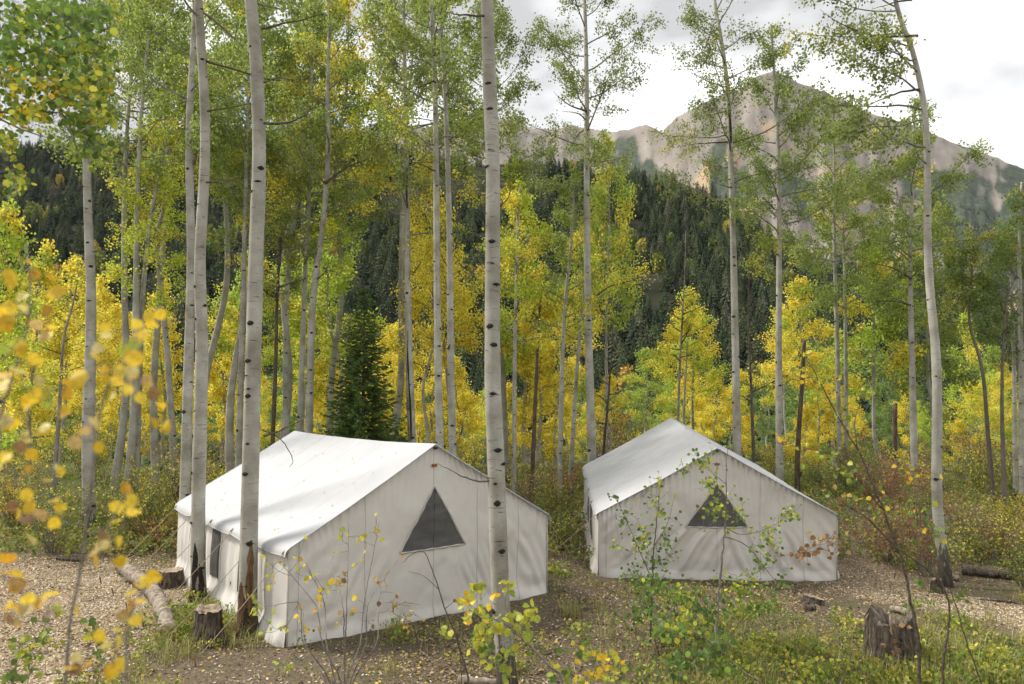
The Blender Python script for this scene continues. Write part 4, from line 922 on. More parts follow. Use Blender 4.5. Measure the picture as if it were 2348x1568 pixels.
def build_forest():
    N = 9000
    px = RNG.uniform(-260, 2600, N); t = RNG.random(N) ** 0.75 * 1.06
    x, y, z = hill_point(px, t)
    clear = fbm(x, y, 0, 0.011, 4, 77) > 0.34                     # rocky gaps
    keep = ~clear; x, y, z, px, t = x[keep], y[keep], z[keep], px[keep], t[keep]
    asp = (fbm(x, y, 0, 0.013, 3, 88) > 0.46) | (RNG.random(len(x)) < 0.015)
    h = RNG.choice([0.65, 1.0, 1.0, 1.2], len(x)) * RNG.uniform(15, 23, len(x)); rot = RNG.uniform(0, 6.28, len(x)); pts = np.stack([x, y, z - 0.5], -1)
    S = ~asp; o1 = np.argsort(y + 1e6 * ((px < 0) | (px > 2347) | (t < 0.10)) + 1e7 * asp)[:300]
    near = np.zeros(len(x), bool); near[o1] = True
    for i in o1:
        o = link('spruce_tree', FC[int(RNG.integers(5))], loc=tuple(pts[i])); o.scale = (h[i] * 1.05, h[i] * 1.05, h[i]); o.rotation_euler[2] = rot[i]
        tag(o, 'dark pointed spruce low on the forested hillside across the valley', 'tree', 'spruces low on the hillside')
    m = S & ~near; h1 = h[m]
    tag(gn_scatter('spruce_forest', pts[m], h1, rot[m], FC), 'dense dark spruce forest covering the hillside', kind='stuff')
    m = asp; tag(gn_scatter('hillside_aspens', pts[m], h[m] * 0.75, rot[m], FA), 'scattered yellow and green aspens among the hillside spruces', kind='stuff')
    # woods on the lower flank of the mountain
    N = 9000; px = RNG.uniform(1350, 2700, N); t = RNG.random(N) * 0.75
    x, y, z = mountain_point(px, t); k = (fbm(x, y, 0, 0.0042, 4, 53) > 0.02 + 0.25 * t) & (px > 1450)
    tag(gn_scatter('mountain_forest', np.stack([x, y, z - 1], -1)[k], RNG.uniform(12, 24, k.sum()), RNG.uniform(0, 6, k.sum()), FC), 'thin dark forest on the lower flank of the mountain', kind='stuff')
build_forest()

def near_spruce(px, top, d):
    p = at(px, top, d); g = gz(p[0], d); H = p[2] - g; rng = np.random.default_rng(55)
    t = thing('spruce_tree', 'young dark green spruce just behind the nearer tent\'s ridge', 'tree', (p[0], d, g))
    tr = Trunk([(0, 0, -0.05), (0.02, 0, H * 0.5), (0, 0, H)], 0.09, 0.01)
    V, P = tube(tr.C, tr.R, 8); link('trunk', mesh_np('trunk', V, P, [M_TWIGD]), t)
    Vs = []; wood = MB(); n = 0
    z = 0.35
    while z < H - 0.05:
        k = z / H; Lr = 1.92 * (1 - k) ** 0.88 + 0.05; nb = int(5 + 5 * (1 - k)); a0 = rng.uniform(0, 6.28)
        for j in range(nb):
            a = a0 + j * 6.283 / nb + rng.normal() * 0.2; L = Lr * rng.uniform(0.72, 1.12); up = 0.30 * k - 0.05
            q = np.linspace(0, 1, 6); rad = q * L; zz = z + L * (up * q - 0.24 * (1 - k) * q ** 1.3 + 0.20 * q ** 3)
            D = np.array((math.cos(a), math.sin(a), 0)); S = np.array((-math.sin(a), math.cos(a), 0)); C = D * rad[:, None] + np.array((0, 0, 1)) * zz[:, None]
            wood.add(*tube(C, np.linspace(0.014, 0.004, 6), 3, cap=False))
            ns = max(4, int(L / 0.055)); qs = rng.uniform(0.10, 1.0, ns)
            for q1 in qs:                                          # side sprays of needles
                c = np.array([np.interp(q1, q, C[:, i]) for i in range(3)]); s = rng.choice((-1, 1)); ln = (0.10 + 0.30 * L * (1 - q1) + 0.05) * rng.uniform(0.6, 1.2)
                dv = nrm(D * 0.75 + S * s * rng.uniform(0.3, 1.0) + np.array((0, 0, rng.normal() * 0.2 - 0.08)))
                w = nrm(np.cross(dv, rng.normal(size=3) * 0.5 + np.array((0, 0, 1)))) * 0.030
                w2 = np.cross(dv, nrm(w)) * 0.026
                e = c + dv * ln; m1_ = c + dv * ln * 0.45
                Vs += [c, m1_ + w, e, m1_ - w, c, m1_ + w2, e, m1_ - w2]
        z += rng.uniform(0.075, 0.13)
    V = np.array(Vs); link('branches', wood.mesh('branches', [M_TWIGD]), t)
    link('needles', mesh_np('needles', V, [np.arange(len(V)).reshape(-1, 4)], [M_NEED], None, False), t)
near_spruce(835, 655, 23.0)

# ------------------------------------------------------------------ brush behind and around the camp
def shrub_mesh(seed, H, W, nst, nleaf, leaf=0.05):
    rng = np.random.default_rng(seed); wood = MB(); C = []
    for k in range(nst):
        a = rng.uniform(0, 6.28); r = W * rng.uniform(0.3, 1.0); h = H * rng.uniform(0.55, 1.0)
        P = np.array([(0.05 * math.cos(a), 0.05 * math.sin(a), -0.05), (0.45 * r * math.cos(a), 0.45 * r * math.sin(a), h * 0.55), (r * math.cos(a), r * math.sin(a), h)]); P[1:] += rng.normal(size=(2, 3)) * 0.06
        Q = catmull(P, 7); wood.add(*tube(Q, np.linspace(0.011, 0.003, 7), 4, cap=False))
        for j in range(4):
            q = Q[rng.integers(2, 7)]; e = q + rng.normal(size=3) * np.array((0.16, 0.16, 0.10)) + np.array((0, 0, 0.10)); wood.add(*tube(np.array([q, e]), [0.005, 0.002], 3, cap=False))
            n = nleaf // (nst * 5); tt = rng.uniform(0.1, 1.2, n)[:, None]; C.append(q + (e - q) * tt + rng.normal(size=(n, 3)) * 0.055)
        n = nleaf // (nst * 5); tt = rng.uniform(0.25, 1, n); C.append(np.stack([np.interp(tt, np.linspace(0, 1, 7), Q[:, c]) for c in range(3)], -1) + rng.normal(size=(n, 3)) * 0.06)
    C = np.concatenate(C); C[:, 2] = np.maximum(C[:, 2], 0.04)
    V, P, A = leaf_quads(C, leaf, rng, rng.random(len(C)), 0.2)
    return wood.mesh('stems', [M_TWIG]), mesh_np('foliage', V, [P], [M_LEAF], {'leafcol': A}, False)
SV = [shrub_mesh(401, 1.3, 0.9, 18, 1300), shrub_mesh(402, 1.9, 0.9, 18, 1300), shrub_mesh(403, 0.7, 0.8, 16, 1100), shrub_mesh(404, 1.6, 0.7, 16, 800, 0.045)]
SHRUBS = []
SH_OL = (0.26, 0.26, 0.06); SH_RED = (0.30, 0.155, 0.085); SH_GR = (0.17, 0.23, 0.055); SH_TAN = (0.34, 0.25, 0.13); SH_YEL = (0.46, 0.38, 0.06)
def shrub(x, y, k, sc, col, yel, nm):
    t = bpy.data.objects.new('shrub', None); COL.objects.link(t); t.location = (x, y, gz(x, y)); t.rotation_euler[2] = RNG.uniform(0, 6.28); t.scale = (sc, sc, sc * RNG.uniform(0.85, 1.2))
    link('stems', SV[k][0], t); j = RNG.uniform(0.8, 1.2); link('foliage', SV[k][1], t, color=(col[0] * j, col[1] * j, col[2] * j, yel)); SHRUBS.append((x / y, t, nm)); return t
def blocked(x, y, m=0.0):
    if path_mask(np.array([x]), np.array([y]))[0] > 0.25: return True
    for c, a, W, L in ((m1, T1A, 5.36, 6.3), (m2, R(-2.6), 5.5, 6.3)):
        dx, dy = x - c[0], y - c[1]; u = dx * math.cos(a) + dy * math.sin(a); v = -dx * math.sin(a) + dy * math.cos(a)
        if abs(u) < W / 2 + 0.9 + m and -0.9 - m < v < L + 0.7 + m: return True
    return False
k = 0
while k < 105:
    y = RNG.uniform(19.0, 41) if k > 5 else RNG.uniform(15.5, 20); x = RNG.uniform(-0.74, 0.74) * y
    if blocked(x, y, 0.2): continue
    if y < 20 and -9 < x < 9.0: continue
    q = RNG.random()
    right = x / y > 0.12
    if right: col, yel, nm = [(SH_RED, 0.0, 'reddish'), (SH_OL, .25, 'olive'), (SH_TAN, .1, 'dry tan'), (SH_GR, .1, 'green'), (SH_YEL, .6, 'yellow')][int(RNG.choice(5, p=[.16, .34, .10, .34, .06]))]
    else: col, yel, nm = [(SH_OL, .25, 'olive'), (SH_YEL, .6, 'yellow'), (SH_GR, .15, 'green'), (SH_RED, 0.0, 'reddish'), (SH_TAN, .1, 'dry tan')][int(RNG.choice(5, p=[.36, .10, .40, .06, .08]))]
    shrub(x, y, int(RNG.integers(4)), RNG.uniform(0.8, 1.5), col, yel, nm); k += 1
for px, py, kk, sc, col, yel, nm in [(330, 1250, 1, 1.0, SH_GR, .15, 'green'), (350, 1200, 0, 1.2, SH_OL, .4, 'olive'), (90, 1240, 0, 1.1, SH_OL, .4, 'olive'), (20, 1200, 1, 1.0, SH_TAN, .3, 'dry tan'), (280, 1190, 0, 1.0, SH_GR, .3, 'green'),
                                     (2010, 1170, 0, 1.1, SH_RED, 0, 'reddish'), (2230, 1270, 2, 1.3, SH_GR, .3, 'green'), (2300, 1290, 2, 1.2, SH_OL, .3, 'olive'), (2050, 1230, 2, 1.0, SH_OL, .2, 'olive'), (2330, 1240, 0, 1.0, SH_YEL, .3, 'yellow'),
                                     (1285, 1260, 2, 1.0, SH_GR, .2, 'green'), (1270, 1190, 0, 0.9, SH_OL, .3, 'olive'), (1960, 1130, 1, 1.2, SH_RED, 0, 'reddish'), (2120, 1120, 1, 1.2, SH_RED, 0, 'reddish'), (1440, 1010, 1, 1.5, SH_RED, 0, 'reddish')]:
    if py < 1050: p = at(px, 1090, 27.5); shrub(p[0], 27.5, kk, sc, col, yel, nm); continue
    p = on_ground(px, py); shrub(p[0], p[1], kk, sc, col, yel, nm)
SHRUBS.sort(key=lambda q: q[0]); cnt = {}
for a, t, nm in SHRUBS:
    cnt[nm] = cnt.get(nm, 0) + 1
    tag(t, 'leafy %s shrub around the camp, %s of its colour from the left' % (nm, ordinal(cnt[nm])), 'shrub', 'shrubs around the camp')

# ------------------------------------------------------------------ stumps, logs, sticks
def stump(label, px, py, wpx, hgt, seed, rot=0.0, hollow=0.0, cutm=M_RING, tilt=0.0):
    p = on_ground(px, py); r = wpx * p[1] / FOC / 2; rng = np.random.default_rng(seed)
    t = thing('tree_stump', label, 'stump', tuple(p), (R(rng.normal() * 3), R(tilt), rot), 'stumps')
    n, m = 36, 12; th = np.arange(n) * 2 * PI / n; k = np.linspace(0, 1, m)
    lobes = 1 + 0.10 * vnoise(np.stack([np.cos(th) * 2, np.sin(th) * 2, 0 * th], -1), seed) + 0.05 * np.sin(th * 9 + seed) * 0.6
    topz = hgt * (1 + 0.16 * hollow * 2.2 * vnoise(np.stack([np.cos(th) * 2.4, np.sin(th) * 2.4, 0 * th + 4], -1), seed) + 0.04 * vnoise(np.stack([np.cos(th) * 1.1, np.sin(th) * 1.1, 0 * th + 9], -1), seed))
    V = []
    for i in range(m):
        fl = 1 + 0.35 * (1 - k[i]) ** 3 * (1 + 0.5 * np.sin(th * 5 + seed)); rr = r * lobes * fl * (1 - 0.06 * k[i]) * (1 + 0.03 * rng.normal(size=n))
        V.append(np.stack([np.cos(th) * rr, np.sin(th) * rr, -0.06 + (topz + 0.06) * k[i]], -1))
    V = np.array(V); link('bark', mesh_np('bark', V.reshape(-1, 3), [np.concatenate([np.stack([i * n + np.arange(n), i * n + (np.arange(n) + 1) % n, (i + 1) * n + (np.arange(n) + 1) % n, (i + 1) * n + np.arange(n)], -1) for i in range(m - 1)])], [M_STUMPB]), t)
    top = V[-1]; c = top.mean(0); rings = [1.004, 0.86, 0.6, 0.3]; W = []
    for j, q in enumerate(rings):
        w = c + (top - c) * q; w[:, 2] += (0.012 if j == 1 else 0) - hollow * 0.5 * hgt * max(0.0, 1 - q) ** 0.7 * (j > 1) + rng.normal(size=n) * 0.010 * (1 + 3 * hollow); W.append(w)
    W = np.array(W).reshape(-1, 3); F = np.concatenate([np.stack([i * n + np.arange(n), i * n + (np.arange(n) + 1) % n, (i + 1) * n + (np.arange(n) + 1) % n, (i + 1) * n + np.arange(n)], -1) for i in range(3)])
    link('cut_face', mesh_np('cut_face', W, [F, (np.arange(n) + 3 * n)[None]], [cutm]), t)
    return t, r
stump('round stump with a splintered pale top in front of the rotten-footed aspen', 477, 1474, 60, 0.54, 1, hollow=0.16)
stump('small dark stump beside the long pale log at the left tent', 392, 1346, 52, 0.34, 2)
stump('short pale-topped stump tucked behind the rotten-footed aspen', 541, 1400, 24, 0.55, 3, hollow=0.1)
big, bigr = stump('big rotten weathered stump in the right foreground', 2048, 1535, 108, 0.74, 4, hollow=0.6, cutm=M_ROT)
for k in range(7):                                                  # standing splinters of the rotten stump
    a = RNG.uniform(1.6, 4.4); q = np.array([(math.cos(a) * bigr * .86, math.sin(a) * bigr * .86, 0.4), (math.cos(a) * bigr * .88, math.sin(a) * bigr * .88, 0.70 + RNG.uniform(0, .14))])
    link('splinter', mesh_np('splinter', *tube(q, [RNG.uniform(.03, .06), 0.012], 5, rough=0.3, seed=k), [M_LOG]), big)
stump('low cut stump below the farther tent\'s right corner', 1862, 1385, 46, 0.14, 5, tilt=14)
stump('flat-topped pale stump on the brushy rise at right', 2040, 1208, 42, 0.30, 6)
stump('old low stump in the grass at the far left under the brush', 165, 1245, 34, 0.16, 7)
stump('little broken stump beside the wood-chip track at right', 2148, 1360, 24, 0.28, 8, hollow=0.8)
def log(label, a, b, wpx, seed, m=M_LOG, cat='log', name='fallen_log', lift=0.0, bend=0.04, group='logs on the ground'):
    A, B = on_ground(*a), on_ground(*b); r = wpx * (A[1] + B[1]) / 2 / FOC / 2; rng = np.random.default_rng(seed); L = np.linalg.norm(B - A)
    n = max(8, int(L / 0.12)); P = np.array([A + (B - A) * q for q in np.linspace(0, 1, n)])
    P[:, 2] = np.array([gz(x, y) for x, y in P[:, :2]]); P[:, 2] = P[:, 2].mean() * 0.4 + P[:, 2] * 0.6 + r * 0.85 + lift; P[1:-1] += rng.normal(size=(n - 2, 3)) * 0.015 * min(1, r * 10) + 0
    P[:, 0] += bend * L * np.sin(np.linspace(0, PI, n)); c = A.copy(); c[2] = gz(A[0], A[1]); P = catmull(P, n * 2)
    t = thing(name, label, cat, tuple(c), group=group)
    rr = r * np.linspace(1.0, 0.88, len(P)) * (1 + 0.05 * rng.normal(size=len(P)))
    V, F = tube(P - c, rr, 16, cap=False, rough=0.10, seed=seed); link('bark', mesh_np('bark', V, F, [m]), t)
    for e, rv in ((0, 1), (-1, 0)):
        ring = V[:16] if e == 0 else V[-16:]; cc = ring.mean(0) + (nrm(P[0] - P[1]) if e == 0 else nrm(P[-1] - P[-2])) * r * 0.15; W = np.vstack([ring, cc + (ring - cc) * 0.6 + rng.normal(size=(16, 3)) * r * 0.08, [cc]])
        i = np.arange(16); j = (i + 1) % 16; F1 = np.stack([i, j, 16 + j, 16 + i], -1); F2 = np.stack([16 + i, 16 + j, 0 * i + 32], -1)
        link('end_grain', mesh_np('end_grain', W, [F1 if not rv else F1[:, ::-1], F2 if not rv else F2[:, ::-1]], [M_CUT]), t)
    return t
log('long pale barkless log lying left of the nearer tent', (278, 1310), (385, 1468), 34, 11)
log('thin broken slab beside the top of the long pale log', (300, 1318), (312, 1350), 18, 12, M_STUMPB)
log('dark fallen log by the bowed aspen\'s foot at right', (2205, 1318), (2325, 1330), 20, 13, M_STUMPB)
log('short cut log end beside the bowed aspen\'s foot', (2170, 1332), (2196, 1334), 16, 14)
log('white fallen aspen log behind the farther tent\'s right corner', (1985, 1152), (2075, 1158), 10, 15, M_BARK)
log('dark log across the brushy rise at right', (2060, 1180), (2170, 1196), 12, 16, M_STUMPB)
log('pale split chunk of wood between the two tents', (1250, 1312), (1300, 1320), 12, 17, M_CUT)
log('short brown wood chunk in the litter before the farther tent', (2055 - 10, 1404), (2082, 1412), 16, 18)
log('weathered pale log cut off by the bottom picture edge', (1050, 1572), (1180, 1585), 20, 19)
log('small dark chunk of wood by the low cut stump', (1842, 1402), (1868, 1398), 13, 20, M_STUMPB)
log('bleached stick of wood at the right picture edge', (2310, 1478), (2345, 1486), 8, 21)
log('dark rotten branch on the ground right of the track', (2240, 1378), (2330, 1384), 6, 22, M_STUMPB)
log('thin grey branch lying under the bowed aspen', (2270, 1215), (2345, 1240), 5, 23)
log('dead branch on the brush floor left of the nearer tent', (130, 1284), (190, 1290), 8, 24, M_STUMPB)
log('pale branch propped on the grass by the round stump', (370, 1395), (440, 1388), 8, 25)
STICKS = []
for k in range(46):
    while True:
        px, py = RNG.uniform(20, 2330), RNG.uniform(1330, 1560); a = on_ground(px, py)
        if not blocked(a[0], a[1], -0.35) or path_mask(np.array([a[0]]), np.array([a[1]]))[0] > 0.25: break
    ln = RNG.uniform(0.12, 0.55); an = RNG.uniform(0, PI); n = 6; q = np.linspace(0, 1, n)
    P = np.stack([a[0] + q * ln * math.cos(an), a[1] + q * ln * math.sin(an), 0 * q], -1) + RNG.normal(size=(n, 3)) * 0.012; P[:, 2] = [gz(x, y) + 0.014 for x, y in P[:, :2]]
    c = P[0].copy(); r = RNG.uniform(0.006, 0.018); o = link('fallen_stick', mesh_np('fallen_stick', *tube(P - c, np.linspace(r, r * .5, n), 5, rough=0.2, seed=k), [(M_LOG, M_STUMPB, M_TWIGD)[k % 3]]), loc=tuple(c))
    STICKS.append((a[0] / a[1], o, ('grey', 'dark', 'brown')[k % 3]))
STICKS.sort(key=lambda q: q[0]); cnt = {}
for a, o, nm in STICKS:
    cnt[nm] = cnt.get(nm, 0) + 1
    tag(o, 'short %s stick loose on the forest litter, %s of its colour from the left' % (nm, ordinal(cnt[nm])), 'stick', 'sticks on the forest floor')

# ------------------------------------------------------------------ litter, chips, grass and herbs (uncountable)
def scatter_xy(N, ymin, ymax, dens):
    out = []
    while sum(len(o) for o in out) < N:
        y = ymin + (ymax - ymin) * RNG.random(N) ** 1.25; x = RNG.uniform(-0.78, 0.78, N) * (y + 1.5); k = RNG.random(N) < dens(x, y); out.append(np.stack([x, y], -1)[k])
    return np.concatenate(out)[:N]
def in_tent(x, y):
    r = np.zeros(len(x), bool)
    for c, a, W, L in ((m1, T1A, 5.36, 6.3), (m2, R(-2.6), 5.5, 6.3)):
        dx, dy = x - c[0], y - c[1]; u = dx * math.cos(a) + dy * math.sin(a); v = -dx * math.sin(a) + dy * math.cos(a)
        r |= (np.abs(u) < W / 2 + 0.06) & (v > -0.06) & (v < L + 0.06)
    return r
def flat_bits(name, label, xy, size, pal, mt, lift, tiltk, asp=(0.5, 1.0)):
    N = len(xy); z = ground_z(xy[:, 0], xy[:, 1]) + lift * RNG.random(N) + 0.006; C = np.stack([xy[:, 0], xy[:, 1], z], -1)
    a = RNG.uniform(0, 6.28, N); nn = nrm(np.stack([RNG.normal(size=N) * tiltk, RNG.normal(size=N) * tiltk, np.ones(N)], -1))
    A = nrm(np.cross(nn, np.stack([np.cos(a), np.sin(a), 0 * a], -1))); B = np.cross(nn, A); s = (size * RNG.uniform(0.5, 1.4, N))[:, None]; w = s * RNG.uniform(asp[0], asp[1], N)[:, None] * 0.5
    V = np.stack([C - A * s * .5, C + B * w + nn * s * .08, C + A * s * .5, C - B * w], 1).reshape(-1, 3)
    col = np.array(pal)[RNG.integers(len(pal), size=N)] * RNG.uniform(0.7, 1.25, N)[:, None]
    o = link(name, mesh_np(name, V, [np.arange(4 * N).reshape(N, 4)], [mt], {'leafcol': np.repeat(np.concatenate([col, np.ones((N, 1))], 1), 4, 0)}, False)); tag(o, label, kind='stuff')
xy = scatter_xy(56000, 9.5, 23, lambda x, y: np.where(in_tent(x, y), 0, path_mask(x, y) * 0.9 + 0.04))
flat_bits('wood_chips', 'pale wood chips strewn over the trodden ground', xy, 0.044, [(.54, .43, .28), (.46, .35, .22), (.60, .51, .37), (.36, .27, .17), (.64, .56, .44)], M_CHIP, 0.012, 0.35, (0.3, 0.6))
xy = scatter_xy(46000, 9.0, 30, lambda x, y: np.where(in_tent(x, y), 0, 0.10 + 0.9 * sstep(fbm(x, y, 0, 0.9, 4, 61), -0.12, 0.25)))
flat_bits('leaf_litter', 'fallen brown and yellow leaves covering the forest floor', xy, 0.050, [(.20, .14, .085), (.28, .20, .12), (.14, .10, .065), (.38, .29, .17), (.50, .36, .08), (.33, .27, .20), (.10, .07, .05)], M_LITTER, 0.012, 0.4, (0.7, 1.0))
def grass(name, label, xy, h, w, pal, per=1, splay=0.35):
    N = len(xy); x, y = xy[:, 0], xy[:, 1]; z = ground_z(x, y); a = RNG.uniform(0, 6.28, N); hh = h * RNG.uniform(0.4, 1.3, N); bend = RNG.normal(size=N) * splay * hh; wd = w * RNG.uniform(0.6, 1.3, N)
    D = np.stack([np.cos(a), np.sin(a), 0 * a], -1); S = np.stack([-np.sin(a), np.cos(a), 0 * a], -1); B = np.stack([x, y, z - 0.01], -1); up = np.array((0, 0, 1.0))
    m = B + up * (hh * 0.6)[:, None] + D * (bend * 0.35)[:, None]; e = B + up * (hh * (1 - 0.25 * splay))[:, None] + D * bend[:, None]
    V = np.stack([B - S * wd[:, None] * .5, B + S * wd[:, None] * .5, m + S * wd[:, None] * .42, e, m - S * wd[:, None] * .42], 1).reshape(-1, 3)
    col = np.array(pal)[RNG.integers(len(pal), size=N)] * RNG.uniform(0.75, 1.25, N)[:, None]; i = np.arange(N)[:, None] * 5
    o = link(name, mesh_np(name, V, [i + np.array([[0, 1, 2, 4]]), i + np.array([[4, 2, 3]])], [M_HERB], {'leafcol': np.repeat(np.concatenate([col, np.ones((N, 1))], 1), 5, 0)}, False)); tag(o, label, kind='stuff')
GP = [(.23, .24, .07), (.33, .30, .12), (.20, .22, .06), (.44, .37, .20), (.28, .27, .08), (.40, .33, .17)]
def gd(x, y):
    right = sstep(x, 0.8, 3.0) * sstep(-y, -14.0, -11.5)
    tuft = sstep(fbm(x, y, 0, 1.1, 3, 71), 0.05, 0.35)
    back = sstep(y, 19.5, 22) * 0.6
    base = 0.10 * tuft + right * (0.25 + 0.75 * tuft) + back * tuft
    base = base + 0.6 * np.exp(-((x + 5.3) ** 2 + (y - 13.2) ** 2) / 1.0)
    return np.where(in_tent(x, y), 0, np.clip(base, 0, 1) * (1 - 0.93 * path_mask(x, y)))
grass('grass', 'tufts of green and straw coloured grass on the clearing floor', scatter_xy(52000, 8.6, 30, gd), 0.17, 0.010, GP)
def herbs(name, label, xy, h, leaf, pal, k):
    N = len(xy); C = []; 
    zb = ground_z(xy[:, 0], xy[:, 1]); hh = h * RNG.uniform(0.4, 1.2, N)
    for j in range(k):
        q = RNG.random(N) ** 0.7; C.append(np.stack([xy[:, 0] + RNG.normal(size=N) * 0.07, xy[:, 1] + RNG.normal(size=N) * 0.07, zb + 0.03 + hh * q], -1))
    C = np.concatenate(C); n = len(C); V, P, A = leaf_quads(C, leaf, RNG, np.zeros(n), 0.0)
    col = np.tile(np.array(pal)[RNG.integers(len(pal), size=N)], (k, 1)) * RNG.uniform(0.7, 1.3, n)[:, None]
    o = link(name, mesh_np(name, V, [P], [M_HERB], {'leafcol': np.repeat(np.concatenate([col, np.ones((n, 1))], 1), 4, 0)}, False)); tag(o, label, kind='stuff')
HP = [(.20, .27, .06), (.26, .31, .07), (.36, .37, .07), (.42, .38, .08), (.30, .20, .09), (.16, .23, .06), (.34, .30, .14), (.24, .31, .07)]
herbs('undergrowth', 'low leafy undergrowth across the forest floor behind the tents', scatter_xy(9000, 18.5, 40, lambda x, y: np.where(in_tent(x, y), 0, (0.25 + 0.75 * sstep(fbm(x, y, 0, 0.5, 3, 81), -0.15, 0.25)) * (1 - path_mask(x, y)))), 0.45, 0.075, HP, 10)
herbs('weeds', 'low green weeds among the grass in the clearing', scatter_xy(2600, 9.0, 19, lambda x, y: np.where(in_tent(x, y), 0, (gd(x, y) * 0.8 + 0.05 * sstep(-x, 7, 9)) * (1 - path_mask(x, y)))), 0.20, 0.045, [(.16, .22, .05), (.24, .28, .06), (.13, .19, .05), (.38, .34, .06)], 8)

# ------------------------------------------------------------------ foreground saplings with single leaves
def make_single_leaf(seed, curl):
    rng = np.random.default_rng(seed); n = 12; a = np.arange(n) * 2 * PI / n
    r = 0.5 * (1 + 0.10 * np.cos(a) * 1.0 + 0.05 * rng.normal(size=n) * 0.6); r[0] *= 1.24; r[n // 2] *= 0.86
    x = np.cos(a) * r + 0.5; y = np.sin(a) * r * 0.96
    z = curl * (y ** 2) * 1.6 - 0.25 * curl * (x - 0.5) ** 2 + 0.02 * rng.normal(size=n)
    V = np.vstack([np.stack([x, y, z], -1), [(0.5, 0, -0.03)], [(0.05, 0.018, 0), (0.05, -0.018, 0), (-0.75, -0.014, 0.05), (-0.75, 0.014, 0.05)]])
    i = np.arange(n)
    return mesh_np('leaf', V, [np.stack([i, (i + 1) % n, 0 * i + n], -1), np.array([[n + 1, n + 4, n + 3, n + 2]])], [M_BIG])
LEAVES = [make_single_leaf(500 + k, c) for k, c in enumerate((0.15, 0.45, 0.9, 0.3, 0.6))]
LC_Y = [(.86, .62, .05), (.88, .68, .07), (.80, .54, .035)]; LC_P = [(.78, .70, .22), (.74, .64, .26)]; LC_O = [(.72, .44, .04), (.66, .37, .035)]; LC_B = [(.34, .20, .085), (.25, .15, .07)]; LC_T = [(.66, .50, .19), (.60, .43, .16)]
LC_G = [(.17, .27, .05), (.23, .34, .06), (.13, .22, .05)]; LC_L = [(.48, .52, .07), (.36, .44, .07), (.60, .58, .07)]; LC_D = [(.11, .19, .06), (.15, .24, .07)]
PALS = dict(y=LC_Y, p=LC_P, o=LC_O, b=LC_B, t=LC_T, g=LC_G, l=LC_L, d=LC_D)
